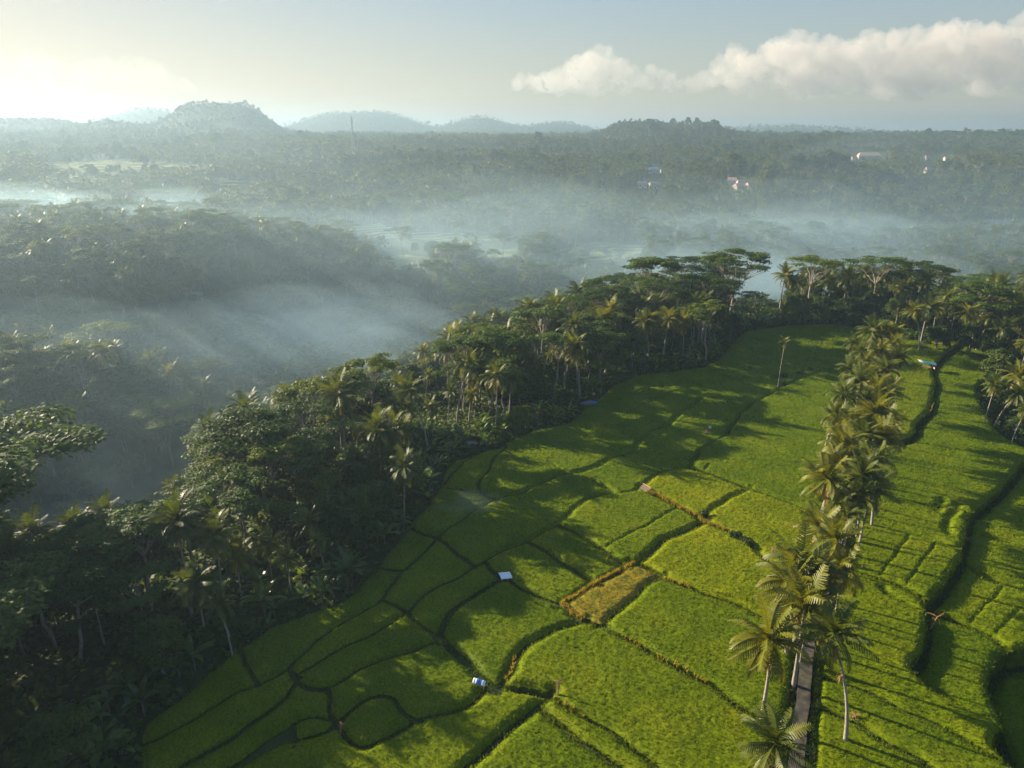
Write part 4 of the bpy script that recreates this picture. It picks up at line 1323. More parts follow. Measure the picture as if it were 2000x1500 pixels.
for P, rmax in CLEAR:
    for f in (.95, .5, .1):
        qx, qy, _ = proj(x, y, z + Ht * f)
        drop |= inpoly(qx, qy, P) & (r < rmax) & (r > 380) & ((rmax != 2100) | (rng.random(len(x)) < .8))
# keep the valley trees from hiding the field itself
ledge = (fe < 26) & (x < 75) & (y < 240)
drop |= ledge & (kind == 2) & (rng.random(len(x)) < .75)
drop |= ledge & (kind == 1) & (rng.random(len(x)) < .70)
drop |= (dpl < 110) & (x < 105) & (y < 330) & (kind > 0) & (kind < 3) & (rng.random(len(x)) < .30)
for t in [t for t in TREES if t['kind'] == 'coconut_palm' and t['dep'] < 330]:
    drop |= (np.hypot(px - t['px'], (py - t['py']) * 1.0) < 4200 / t['dep'] + 3) & (dep < t['dep'] + 4) & (dep > 40) & (kind < 3) & (fe < 60)
# groves and clearings on the far plain
drop |= (r > 900) & (fbm(x / 260 + 11, y / 150, 3) > .38) & (r < 4000)
sc = np.where(r > 700, sc * (1 + .55 * fbm(x / 70, y / 70 + 5, 2)), sc)
drop |= (kind == 0) & (dep < 100) & (x < 0)
drop |= (px > 1428) & (px < 1528) & (proj(x, y, z + Ht)[1] < 612) & (r > 200) & (r < 360) & (kind < 3)
drop |= (px > 1330) & (px < 1428) & (r > 150) & (r < 231) & (kind < 3)
# the canopy of the near slope stays low enough to leave the valley open behind it
tpx, tpy, _ = proj(x, y, z + Ht * 1.02)
crest = np.interp(tpx, [-300, 0, 150, 300, 400, 430, 640, 760, 860, 1000, 1100, 1200, 1250, 1330, 1400], [1090, 1060, 1010, 985, 890, 800, 735, 722, 650, 605, 565, 530, 505, 500, 430])
slope = (dpl < 125) & (x < 105) & (y < 330) & (kind < 3) & (tpx > -150) & (tpx < 1400)
drop |= slope & (tpy < crest)
keepm = ~drop
x, y, z, kind, var, sc, Ht, px, py, dep, r, fe, by, dpl = (q[keepm] for q in (x, y, z, kind, var, sc, Ht, px, py, dep, r, fe, by, dpl))
rot = rng.random(len(x)) * 6.28
tn_ = rng.random(len(x)) + .95 * fbm(x / 150 + 60, y / 110, 3)
tint = np.where(tn_ < .34, 0, np.where(tn_ < .76, 1, 2))
KN = ['coconut_palm', 'broadleaf_tree', 'umbrella_tree', 'banana_plant', 'shrub']
TN = ['dark', 'green', 'yellowish']
vis = (px > -25) & (px < 2025) & (py < 1535) & (y > 30)
have = {k: sum(t['kind'] == k for t in TREES) for k in KN}
single = np.zeros(len(x), bool)
for k, nm in enumerate(KN):
    idx = np.flatnonzero(vis & (kind == k))
    idx = idx[np.argsort(dep[idx])][:max(0, (300 if k < 3 else 280) - have[nm])]
    single[idx] = True
for i in np.flatnonzero(single):
    plant(KN[kind[i]], int(var[i]), float(x[i]), float(y[i]), float(z[i]), float(rot[i]), float(sc[i]), TN[tint[i]])
rest = np.flatnonzero(~single)
pcol = bpy.data.collections.new("forest_kinds")
order = {}
n_ = 0
for k, nm in enumerate(KN):
    for v, (H, parts) in enumerate(PROTO[nm]):
        Vs, Fq, Ft, mq, mt, mats, base = [], [], [], [], [], [], 0
        me = bpy.data.meshes.new("kind")
        import bmesh
        bm = bmesh.new()
        for pn, pm in parts:
            if pn in ('coconut_cluster', 'dead_fronds'):
                continue
            k0 = len(bm.faces)
            bm.from_mesh(pm)
            bm.faces.ensure_lookup_table()
            for f in bm.faces[k0:]:
                f.material_index = len(mats)
            mats.append(pm.materials[0])
        bm.to_mesh(me)
        bm.free()
        for q in mats:
            me.materials.append(q)
        for ti, tn in enumerate(TN):
            ob = bpy.data.objects.new("kind_%03d" % n_, me)
            ob.color = TINTS[tn]
            pcol.objects.link(ob)
            order[(k, v, ti)] = n_
            n_ += 1
fm = bpy.data.meshes.new("forest")
fm.vertices.add(len(rest))
fm.vertices.foreach_set("co", np.stack([x[rest], y[rest], z[rest]], 1).astype(np.float32).ravel())
for nm, ty, val in (("kind_index", 'INT', np.array([order[(kind[i], var[i], tint[i])] for i in rest], np.int32)), ("size", 'FLOAT', sc[rest].astype(np.float32)), ("turn", 'FLOAT', rot[rest].astype(np.float32))):
    at = fm.attributes.new(nm, ty, 'POINT')
    at.data.foreach_set("value", val)
fo = link("forest", fm)
tag(fo, kind='stuff')
ng = bpy.data.node_groups.new("forest_scatter", 'GeometryNodeTree')
ng.interface.new_socket("Geometry", in_out='INPUT', socket_type='NodeSocketGeometry')
ng.interface.new_socket("Geometry", in_out='OUTPUT', socket_type='NodeSocketGeometry')
gn = ng.nodes
gi, go = gn.new("NodeGroupInput"), gn.new("NodeGroupOutput")
ci = gn.new("GeometryNodeCollectionInfo")
ci.inputs["Collection"].default_value = pcol
ci.inputs["Separate Children"].default_value = True
ci.inputs["Reset Children"].default_value = True
ip = gn.new("GeometryNodeInstanceOnPoints")
ip.inputs["Pick Instance"].default_value = True


def attr(name, ty):
    a = gn.new("GeometryNodeInputNamedAttribute")
    a.data_type = ty
    a.inputs["Name"].default_value = name
    return a.outputs["Attribute"]


cx = gn.new("ShaderNodeCombineXYZ")
ng.links.new(attr("turn", 'FLOAT'), cx.inputs[2])
e2r = gn.new("FunctionNodeEulerToRotation")
ng.links.new(cx.outputs[0], e2r.inputs[0])
ng.links.new(gi.outputs[0], ip.inputs["Points"])
ng.links.new(ci.outputs[0], ip.inputs["Instance"])
ng.links.new(attr("kind_index", 'INT'), ip.inputs["Instance Index"])
ng.links.new(e2r.outputs[0], ip.inputs["Rotation"])
ng.links.new(attr("size", 'FLOAT'), ip.inputs["Scale"])
ng.links.new(ip.outputs[0], go.inputs[0])
fo.modifiers.new("scatter", 'NODES').node_group = ng
print("TREES", {k: sum(t['kind'] == k for t in TREES) for k in KN}, "forest", len(rest))

# ------------------------------------------------------------------ small things in the field
def gz(x, y):
    """level of the crop or ground at a point of the field"""
    i, j = int((x - GX0) / CELL), int((y - GY0) / CELL)
    if 0 <= i < NX and 0 <= j < NY and inv[j, i] in cz:
        return cz[inv[j, i]]
    return float(terrain(np.array(x), np.array(y)))


def thing(name, px, py, label, cat, rz=0.0, z=0.0, ground=None):
    x, y = gp(px, py, z)
    o = bpy.data.objects.new(name, None)
    COL.objects.link(o)
    o.location = (x, y, (gz(x, y) - .55) if ground is None else ground)
    o.rotation_euler = (0, 0, rz)
    return tag(o, label, cat)


def part(o, name, geo, m, smooth=False):
    return link(name, geo.build(name, [M[m]], smooth), o)


def sheet(w, d, z0, z1, thick, sag=0.0, n=6):
    """a thin roofing sheet rising from z0 to z1 along x, bowed"""
    g = Geo()
    u = np.linspace(-.5, .5, n)
    X, Y = np.meshgrid(u, u)
    Z = z0 + (z1 - z0) * (X + .5) + sag * (1 - 4 * Y ** 2) + .02 * np.sin(X * 40)
    top = np.stack([X * w, Y * d, Z], -1).reshape(-1, 3)
    bot = top - [0, 0, thick]
    i, j = np.meshgrid(np.arange(n - 1), np.arange(n - 1), indexing='ij')
    q = np.stack([i * n + j, i * n + j + 1, (i + 1) * n + j + 1, (i + 1) * n + j], -1).reshape(-1, 4)
    g.add(np.vstack([top, bot]), np.vstack([q, q[:, ::-1] + n * n]))
    ring = list(range(n)) + [n * k + n - 1 for k in range(1, n)] + list(range(n * n - 2, n * (n - 1) - 1, -1)) + [n * k for k in range(n - 2, 0, -1)]
    rq = [[ring[k], ring[k] + n * n, ring[(k + 1) % len(ring)] + n * n, ring[(k + 1) % len(ring)]] for k in range(len(ring))]
    g.add(np.vstack([top, bot]), rq)
    return g


def post(o, x, y, z0, z1, r=.04, m='wood', name='post', lean=(0, 0)):
    return part(o, name, Geo().tube([[x, y, z0], [x + lean[0] / 2, y + lean[1] / 2, (z0 + z1) / 2], [x + lean[0], y + lean[1], z1]], r, 6), m, True)


# white roofed shelter in the middle of the paddies
o = thing("field_hut", 987, 1116, 'little field hut under a tilted white sheet roof, alone at a bund crossing', 'hut', .3)
part(o, 'roof', sheet(2.0, 1.9, 1.75, 1.55, .05, .10), 'tinwhite')
for a, b in ((-.75, -.7), (.75, -.7), (.75, .7), (-.75, .7)):
    post(o, a, b, -.6, 1.6)
part(o, 'platform', Geo().box([0, 0, .72], [1.6, 1.5, .07]), 'wood')
part(o, 'back_wall', Geo().box([.2, .72, 1.1], [1.0, .04, .7]), 'slate')
# blue shelter
o = thing("field_shelter", 936, 1330, 'tiny field shelter of blue and white tarp on bamboo stakes', 'shelter', -.2)
part(o, 'blue_tarp', sheet(.8, 1.0, 1.35, 1.15, .03, .12), 'tarpblue')
w = part(o, 'white_tarp', sheet(.5, .95, 1.36, 1.30, .03, .14), 'tinwhite')
w.location = (-.62, 0, .02)
w = part(o, 'white_tarp', sheet(.42, .95, 1.22, 1.02, .03, .10), 'tinwhite')
w.location = (.6, 0, 0)
for a, b in ((-.7, -.35), (.7, -.35), (.7, .35), (-.7, .35)):
    post(o, a, b, -.6, 1.25, .025)
# thatched hut
o = thing("thatched_hut", 1264, 950, 'brown thatched hut with a grey blue roof slope at the head of the orange bund', 'hut', .5)
part(o, 'wall', Geo().box([0, 0, .95], [1.5, 1.7, 1.3]), 'thatch')
part(o, 'door', Geo().box([0, -.86, .85], [.6, .03, 1.0]), 'glass')
r1 = Geo()
r1.add([[0, -1.25, 2.5], [0, 1.25, 2.5], [1.25, 1.25, 1.45], [1.25, -1.25, 1.45], [0, -1.25, 2.42], [0, 1.25, 2.42], [1.25, 1.25, 1.37], [1.25, -1.25, 1.37]], [[3, 2, 1, 0], [4, 5, 6, 7], [0, 4, 7, 3], [2, 6, 5, 1], [3, 7, 6, 2]])
part(o, 'roof_slope', r1, 'slate')
r2 = Geo()
r2.add([[0, -1.25, 2.52], [-1.25, -1.25, 1.45], [-1.25, 1.25, 1.45], [0, 1.25, 2.52], [0, -1.25, 2.44], [-1.25, -1.25, 1.37], [-1.25, 1.25, 1.37], [0, 1.25, 2.44]], [[3, 2, 1, 0], [4, 5, 6, 7], [1, 5, 4, 0], [3, 7, 6, 2], [2, 6, 5, 1]])
part(o, 'roof_slope', r2, 'thatch')
part(o, 'ridge', Geo().tube([[0, -1.35, 2.55], [0, 1.35, 2.55]], .06, 6), 'pinkroof')
for a, b in ((-.8, -.9), (.8, -.9), (.8, .9), (-.8, .9)):
    post(o, a, b, -.6, 1.6, .05)
# teal roofed shelter
o = thing("teal_shelter", 1812, 716, 'open shelter with a sloping teal roof right of the palm row', 'shelter', -.25, .5)
part(o, 'roof', sheet(4.0, 3.2, 2.2, 1.7, .06, .25), 'tarpteal')
w = part(o, 'roof_strip', sheet(1.1, 2.6, 2.35, 2.25, .04, .1), 'tinwhite')
w.location = (-2.3, .3, 0)
for a, b in ((-1.8, -1.4), (1.8, -1.4), (1.8, 1.4), (-1.8, 1.4)):
    post(o, a, b, -.6, 1.95, .05)
part(o, 'platform', Geo().box([-.4, 0, .6], [2.4, 2.2, .08]), 'wood')
part(o, 'hanging_cloth', sheet(.08, 1.3, 1.0, 1.02, 1.1, .03), 'pink').location = (1.6, -1.0, .45)
# shelters at the forest edge
o = thing("tin_shelter", 921, 866, 'low grey tin shelter tucked under the forest edge beside the topmost left paddy', 'shelter', .4, 0, -1.3)
part(o, 'roof', sheet(2.6, 2.0, 1.7, 1.4, .05, .08), 'slate')
for a, b in ((-1.1, -.8), (1.1, -.8), (1.1, .8), (-1.1, .8)):
    post(o, a, b, -.3, 1.5)
o = thing("covered_heap", 1147, 785, 'grey sheet covered heap with a blue end on the field edge', 'heap', .35, 0, -.8)
V, Q, T = ball(0, 0, .4, 2.3, 1.0, .75, 5, .2, 20, 12)
part(o, 'sheet', Geo().add(V, Q, T), 'slate', True)
V, Q, T = ball(2.0, -.2, .35, .8, .8, .6, 7, .2, 16, 10)
part(o, 'blue_end', Geo().add(V, Q, T), 'tarpblue', True)
o = thing("pocket_hut", 1990, 842, 'dark roofed hut under palms in the sunken pocket at the right edge', 'hut', .2, -2.5, -3.3)
part(o, 'wall', Geo().box([0, 0, 1.0], [2.6, 2.2, 2.0]), 'slate')
part(o, 'roof', sheet(3.4, 3.0, 2.4, 2.15, .08, .1), 'tarpblue')
part(o, 'roof_edge', Geo().box([0, -1.55, 2.30], [3.4, .06, .12]), 'tinwhite')
part(o, 'door', Geo().box([.2, -1.12, .9], [.8, .04, 1.6]), 'glass')
# bamboo pole with dangling strips
o = thing("bamboo_pole", 1815, 803, 'leaning bamboo pole with ragged yellow strips on the bank right of the palms', 'pole')
post(o, 0, 0, -.5, 4.6, .035, 'bark3', 'pole', (1.0, .2))
g = Geo()
for k in range(10):
    f = rng.random()
    c = np.array([f * 1.0, f * .2, .6 + 4 * f])
    g.quads([c + [-.15, 0, -.2]], [[.12, .05, .06]], [[-.06, .02, .25]])
part(o, 'strips', g, 'drygrass')
part(o, 'green_cloth', Geo().quads([[-.1, 0, .8]], [[.22, .1, 0]], [[0, .05, .45]]), 'tarpteal')
# two scarecrow stakes
for px_, py_, lb, mt in ((1381, 839, 'short stake with a dull pink rag in the shaded middle paddy', 'pink'), (1387, 830, 'short stake with a pale rag behind the pink ragged one', 'tinwhite')):
    o = thing("scarecrow_stake", px_, py_, lb, 'scarecrow')
    post(o, 0, 0, -.4, 1.9, .03, 'wood', 'stake')
    part(o, 'crossbar', Geo().tube([[-.4, 0, 1.4], [0, 0, 1.45], [.4, 0, 1.4]], .025, 5), 'wood')
    part(o, 'rag', sheet(.7, .06, 1.42, 1.40, .75, .03), mt)
# withered trees and fallen fronds


def withered(name, px, py, label, cat, H, n, seed, lean, stump=True, fr=0):
    r = np.random.default_rng(seed)
    o = thing(name, px, py, label, cat)
    g = Geo()
    P = np.array([[0, 0, -.4], [lean * .3, 0, H * .35], [lean * .7, .1, H * .7], [lean, .1, H]])
    g.tube(P, [.14, .10, .06, .02], 6)
    for k in range(n):
        t = .35 + .6 * r.random()
        a = r.random() * 6.28
        c = np.array([lean * t, 0, H * t])
        g.tube([c, c + [math.cos(a) * .35, math.sin(a) * .35, .25], c + [math.cos(a) * .6, math.sin(a) * .6, .2 - .3 * r.random()]], [.03, .02, .008], 4)
    part(o, 'trunk', g, 'wood', True)
    if stump:
        part(o, 'stump', Geo().tube([[-.5, -.3, -.4], [-.5, -.3, .5], [-.45, -.3, .9]], [.24, .2, .16], 8), 'bark3', True)
    d = Geo()
    frond_geo(d, np.array([lean * .9, .1, H * .9]), r, fr or 5, H * .45, 8, .14, 40, -60, 0, .4, .6)
    part(o, 'dry_leaves', d, 'orange')
    return o


withered("withered_tree", 1499, 1092, 'withered brown sapling beside a pale stump left of the palm row', 'dead tree', 3.2, 12, 5, .9)
withered("withered_stalk", 1089, 1352, 'thin rusty withered stalk standing at the bund end in the big front paddy', 'dead plant', 2.6, 7, 6, .1, False)
withered("withered_seedling", 1641, 1322, 'dried pinkish palm seedling on the bund right of the lane', 'dead plant', 1.4, 3, 8, .1, False, 8)
withered("withered_bush", 1664, 1392, 'rust orange withered bush on the bund below the dried seedling', 'dead plant', 1.6, 9, 9, .5, False, 9)
withered("drooping_frond", 1822, 1198, 'arching dry frond on a leaning stem over the stepped bank', 'dead plant', 3.2, 4, 11, 1.0, False, 5)
withered("withered_clump", 662, 1418, 'small brown dead plant in the muddy hole between front left paddies', 'dead plant', 1.6, 8, 14, .4, False)
withered("withered_weed", 1895, 1032, 'yellowish dry weed on the curved step at the right', 'dead plant', 1.5, 6, 15, .2, False, 7)
# areca palm with bushes round its foot
ax, ay = gp(1519, 755, -.5)
_, _, atop = atY(1528, 662, ay)
tr, cr, dd = areca_shape(7, atop + .9)
o = thing("areca_palm", 1519, 755, 'lone slender areca palm standing in the open field', 'palm', 0, -.5)
part(o, 'trunk', tr, 'bark', True)
part(o, 'crown', cr, 'palmleaf')
part(o, 'dead_fronds', dd, 'dryfrond')
for k, (px_, py_, lb, s_, tn) in enumerate([(1513, 731, 'yellowing bush just behind the foot of the lone areca palm', .9, 'yellowish'), (1530, 728, 'low green bush right of the lone areca palm', 1.0, 'green'), (1532, 744, 'small dark round bush below the lone areca palm', .6, 'dark'),
                                       (1563, 722, 'ragged bush alone in the field right of the areca palm', .9, 'green'), (1585, 716, 'smaller ragged bush left of the palm row', .7, 'yellowish'), (1371, 1003, 'bright green bush where orange bund and wide ditch meet', .8, 'green'),
                                       (1437, 1046, 'leafy bush at the upper end of the overgrown bund', .8, 'dark'), (1452, 1053, 'leafy bush in the middle of the overgrown bund', .75, 'dark'), (1464, 1062, 'leafy bush at the lower end of the overgrown bund', .65, 'green'), (1803, 830, 'tiny yellow bush in the shadow of the curved bank', .45, 'yellowish'), (1196, 1107, 'small bush on the upper edge of the ripe yellow paddy', .4, 'green')]):
    bx_, by_ = gp(px_, py_)
    o = plant('shrub', k % 3, float(bx_), float(by_), gz(bx_, by_) - .5, k, s_, tn, 'done')
    tag(o, lb, 'bush')
# pale pole at the edge of the forest
o = thing("bare_pole", 735, 1016, 'tall bare pale pole in front of dark trees at the field edge', 'pole', 0, -1.5)
post(o, 0, 0, -.5, 5.2, .07, 'bark3', 'shaft')


# ------------------------------------------------------------------ far fields, houses, masts
def far_field(name, P, Y, label, step=1.0, lift=.6):
    W_ = []
    for a, b in P:
        x_, y_, w_ = ray(a, b)
        t_ = np.linspace(Y * .6, Y * 1.7, 900)
        gap = CAM_H + w_ * t_ - terrain(x_ * t_, y_ * t_)
        i = int(np.argmax(gap < 0)) if (gap < 0).any() else 899
        W_.append((x_ * t_[i], y_ * t_[i]))
    W_ = np.array(W_)
    c = max(2.0, np.ptp(W_[:, 0]) / 90)
    xs, ys = np.arange(W_[:, 0].min() - c, W_[:, 0].max() + c, c), np.arange(W_[:, 1].min() - c, W_[:, 1].max() + c, c)
    X, Yg = np.meshgrid(xs, ys)
    wob = 6 * fbm(X / 25, Yg / 25, 2)
    m = inpoly(X + wob, Yg + wob, [tuple(q) for q in W_])
    zt = terrain(X, Yg)
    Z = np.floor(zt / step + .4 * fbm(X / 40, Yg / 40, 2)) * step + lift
    q = m[:-1, :-1] & m[1:, :-1] & m[1:, 1:] & m[:-1, 1:]
    k = np.arange(X.size).reshape(X.shape)[:-1, :-1][q]
    if not len(k):
        return
    nx = X.shape[1]
    Qd = np.stack([k, k + 1, k + nx + 1, k + nx], 1)
    use, rm = np.unique(Qd, return_inverse=True)
    Vv = np.stack([X.ravel()[use], Yg.ravel()[use], Z.ravel()[use]], 1)
    o_ = Vv.mean(0)
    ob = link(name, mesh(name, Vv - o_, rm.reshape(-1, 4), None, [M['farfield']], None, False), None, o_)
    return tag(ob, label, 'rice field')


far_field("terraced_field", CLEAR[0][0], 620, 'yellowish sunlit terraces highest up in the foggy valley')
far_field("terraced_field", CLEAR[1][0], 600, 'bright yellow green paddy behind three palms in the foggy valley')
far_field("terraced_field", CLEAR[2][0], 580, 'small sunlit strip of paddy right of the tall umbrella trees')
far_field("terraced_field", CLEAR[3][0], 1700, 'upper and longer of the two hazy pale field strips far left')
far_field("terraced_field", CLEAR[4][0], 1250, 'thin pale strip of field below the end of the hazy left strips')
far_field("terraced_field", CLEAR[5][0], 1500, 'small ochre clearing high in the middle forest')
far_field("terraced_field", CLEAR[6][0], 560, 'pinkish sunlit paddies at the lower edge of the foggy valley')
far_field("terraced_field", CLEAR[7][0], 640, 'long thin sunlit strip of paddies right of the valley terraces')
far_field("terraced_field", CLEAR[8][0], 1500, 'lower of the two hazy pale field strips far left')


def far_house(name, px, py, Y, w, d, h, roof, rz, label, base=None):
    u_, v_, w_ = ray(px, py)
    ts = np.linspace(Y * .55, Y * 1.6, 2000)
    gap = CAM_H + w_ * ts - terrain(u_ * ts, v_ * ts) - 6
    i = int(np.argmax(gap < 0)) if (gap < 0).any() else int(np.argmin(gap))
    x, y = float(u_ * ts[i]), float(v_ * ts[i])
    b = float(terrain(np.array(x), np.array(y)))
    z = b + 6
    k_ = np.clip(y / Y, .6, 1.5)
    w, d = w * k_, d * k_
    o = bpy.data.objects.new(name, None)
    COL.objects.link(o)
    o.location = (x, y, b)
    o.rotation_euler = (0, 0, rz)
    tag(o, label, 'house')
    e = max(z - b, 5.0)
    part(o, 'wall', Geo().box([0, 0, e / 2 - 1], [w, d, e + 2]), 'wall')
    g = Geo()
    W2, D2 = w / 2 + .8, d / 2 + .8
    g.add([[-W2, -D2, e], [W2, -D2, e], [W2, D2, e], [-W2, D2, e], [-W2 * .8, 0, e + h], [W2 * .8, 0, e + h]], [[0, 1, 5, 4], [2, 3, 4, 5], [3, 2, 1, 0]], [[1, 2, 5], [3, 0, 4]])
    part(o, 'roof', g, roof)
    part(o, 'door', Geo().box([0, -d / 2 - .03, 1.1], [1.4, .06, 2.2]), 'glass')
    for k in (-1, 1):
        part(o, 'window', Geo().box([k * w * .3, -d / 2 - .03, e * .6], [1.6, .06, 1.3]), 'glass')
    return o


far_house("house", 1276, 331, 1400, 20, 10, 3.5, 'palesheet', .2, 'long house with a shining white roof amid the far forest')
far_house("house", 1293, 333, 1395, 5, 5, 2, 'palesheet', .3, 'tiny white roofed house just right of the long white roof')
far_house("house", 1697, 304, 1850, 52, 18, 6, 'tanroof', -.15, 'long tan roofed hall on the far right plain')
far_house("house", 1668, 309, 1820, 12, 9, 4, 'redroof', .1, 'small red roofed house left of the tan hall')
far_house("house", 1813, 306, 1780, 16, 10, 4, 'redroof', .1, 'white walled house with a red roof right of the tan hall')
far_house("house", 1802, 310, 1770, 8, 7, 2.5, 'palesheet', .1, 'small white roofed house touching the red and white one')
far_house("house", 1848, 309, 1790, 10, 8, 3, 'pinkroof', .2, 'pinkish roofed house furthest right on the far plain')
for k, (px_, py_, w_) in enumerate([(1430, 352, 14), (1450, 357, 16), (1466, 362, 13), (1440, 364, 11)]):
    far_house("house", px_, py_, 1120 - 8 * k, w_, 9, 4, 'pinkroof', .3 * k - .3, ('leftmost faded pink roof of the hamlet left of the dark knoll', 'widest faded pink roof in the hamlet left of the dark knoll', 'rightmost faded pink roof of the hamlet left of the dark knoll', 'lowest faded pink roof of the hamlet left of the dark knoll')[k])
for k, (px_, py_, w_) in enumerate([(1255, 359, 13), (1278, 360, 15)]):
    far_house("house", px_, py_, 1120, w_, 9, 4, 'pinkroof', .2 * k, ('left one of two pinkish roofs sunk in the forest', 'right one of two pinkish roofs sunk in the forest')[k])
far_house("house", 1815, 332, 1450, 16, 10, 4, 'pinkroof', .1, 'dull pink roof below the red and white house')
far_house("house", 822, 511, 575, 5, 4, 1.5, 'pinkroof', .2, 'little pale hut beside the sunlit valley paddies')
far_house("house", 752, 469, 640, 9, 5, 1.6, 'tarpteal', .1, 'blue roofed shed in the sunlit valley paddies')
far_house("house", 383, 574, 350, 5, 3, 1.0, 'tarpteal', .1, 'turquoise roofed shed on the dark misty slope')


def mast(name, px, py_top, py_base, Y, half, label):
    x, y, z1 = atY(px, py_top, Y)
    z0 = float(terrain(np.array(x), np.array(y))) - 1
    H = z1 - z0
    o = bpy.data.objects.new(name, None)
    COL.objects.link(o)
    o.location = (x, y, z0)
    tag(o, label, 'mast')
    wd = lambda t: half * (1 - .82 * t)
    cn = [(-1, -1), (1, -1), (1, 1), (-1, 1)]
    for a, b in cn:
        part(o, 'leg', Geo().tube([[a * half, b * half, 0], [a * wd(.5), b * wd(.5), H * .5], [a * wd(1), b * wd(1), H]], half * .085, 4), 'steel')
    g = Geo()
    n = 10
    for k in range(n):
        t0, t1 = k / n, (k + 1) / n
        for q in range(4):
            a, b = cn[q], cn[(q + 1) % 4]
            p = lambda c, t: [c[0] * wd(t), c[1] * wd(t), H * t]
            g.tube([p(a, t0), p(b, t1)], half * .05, 3)
            g.tube([p(b, t0), p(a, t1)], half * .05, 3)
            g.tube([p(a, t1), p(b, t1)], half * .05, 3)
    part(o, 'bracing', g, 'steel')
    for k, (a, b) in enumerate(((1, 0), (-1, 0), (0, -1))):
        part(o, 'antenna', Geo().box([a * half * .5, b * half * .5, H * (.93 - .04 * k)], [half * .3, half * .3, H * .05]), 'wall')
    part(o, 'spire', Geo().tube([[0, 0, H], [0, 0, H * 1.07]], half * .06, 4), 'steel')


mast("lattice_mast", 686, 228, 270, 1500, 3.2, 'tall lattice mast rising over the hazy forest left of centre')
mast("lattice_mast", 477, 198, 210, 3300, 2.6, 'thin mast on top of the dark flat topped hill')
mast("lattice_mast", 931, 240, 255, 2600, 2.6, 'faint small mast before the rounded far hill')

# ------------------------------------------------------------------ mist and haze


MIST = [  # banks of ground mist: px, py, distance, spread across / along / up, puffs, puff size, density
    (540, 650, 335, 95, 60, 10, 11, 44, .0058), (325, 700, 288, 16, 14, 5, 4, 15, .010), (1060, 570, 540, 210, 90, 10, 14, 62, .0058), (1700, 505, 690, 330, 100, 12, 16, 78, .0052),
    (130, 432, 520, 170, 50, 8, 9, 46, .0040), (112, 405, 640, 20, 22, 6, 4, 24, .010), (280, 405, 640, 40, 20, 5, 4, 22, .007), (620, 470, 590, 230, 80, 8, 12, 54, .0026), (1500, 565, 420, 90, 45, 9, 8, 38, .0060),
    (150, 960, 190, 60, 40, 10, 8, 32, .0064), (860, 650, 400, 90, 50, 8, 7, 42, .0030), (1985, 475, 760, 70, 40, 10, 4, 46, .0040), (985, 440, 780, 50, 30, 8, 4, 34, .0046), (1420, 455, 760, 140, 50, 8, 8, 50, .0060)]
MIST += [(250, 560, 330, 120, 70, 14, 4, 130, .0008), (520, 560, 430, 160, 80, 12, 4, 150, .0012), (300, 800, 215, 70, 50, 14, 3, 80, .0024), (900, 520, 520, 200, 80, 12, 4, 150, .0012), (1600, 520, 560, 260, 90, 12, 5, 150, .0022)]
mr = np.random.default_rng(21)
for k, (px_, py_, Y, a, b, c, n_p, rad, dn) in enumerate(MIST):
    cxm, cym, czm = atY(px_, py_, Y)
    for q in range(n_p):
        ox, oy, oz = mr.normal(0, 1, 3) * [a * .6, b * .6, c * .6]
        rd = rad * (.6 + .8 * mr.random())
        V, Q, T = ball(0, 0, 0, rd * (1.2 + .5 * mr.random()), rd, rd * .42, k * 3.7 + q, .45, 32, 16)
        o = link("mist", mesh("mist", V, Q, T, [volume("mist", dn * (.30 if rad < 47 else .13) * (.6 + .8 * mr.random()), (.60, .84, 1), .3)], None, True), None, (cxm + ox, cym + oy, czm + oz))
        tag(o, kind='stuff')
for k, (px_, py_, a_, b_, c_) in enumerate([(898, 990, 5, 3, 1.2), (915, 978, 6, 3.5, 1.8), (934, 968, 5, 3, 2.2)]):
    wx, wy = gp(px_, py_, 1.5)
    V, Q, T = ball(0, 0, 0, a_, b_, c_, 91 + 7 * k, .5)
    tag(link("smoke", mesh("smoke", V, Q, T, [volume("smoke", .010, (.85, .92, 1), .3)], None, True), None, (wx, wy, 1.0)), kind='stuff')

# clouds, far outside the haze


def cloud(name, blobs, Y, dens, thick, label, vox=34):
    g = Geo()
    for k, (px_, py_, rp) in enumerate(blobs):
        c = np.array(atY(px_, py_, Y))
        mpp = Y / FPX / 1.1
        for q in range(2):
            rad = rp * mpp * (.8 + .4 * rng.random())
            cc = c + [0, (q - .5) * thick + rng.normal(0, thick * .2), 0]
            V, Q, T = ball(*cc, rad, rad * 1.1, rad * .9, k + q * 31, .25, 20, 12)
            g.add(V, Q, T)
    o = link(name, g.build(name, [volume(name, dens, (.80, .76, .73), .2)], True))
    rm = o.modifiers.new("join", 'REMESH')
    rm.mode = 'VOXEL'
    rm.voxel_size = vox
    for sz, st in ((330, 210), (150, 130), (70, 80), (38, 45)):
        tx_ = bpy.data.textures.new(name, 'CLOUDS')
        tx_.noise_scale = sz
        tx_.noise_depth = 4
        dm = o.modifiers.new("billow", 'DISPLACE')
        dm.texture = tx_
        dm.texture_coords = 'GLOBAL'
        dm.strength = st
        dm.mid_level = .5
    tag(o, label, 'cloud', None, 'stuff')


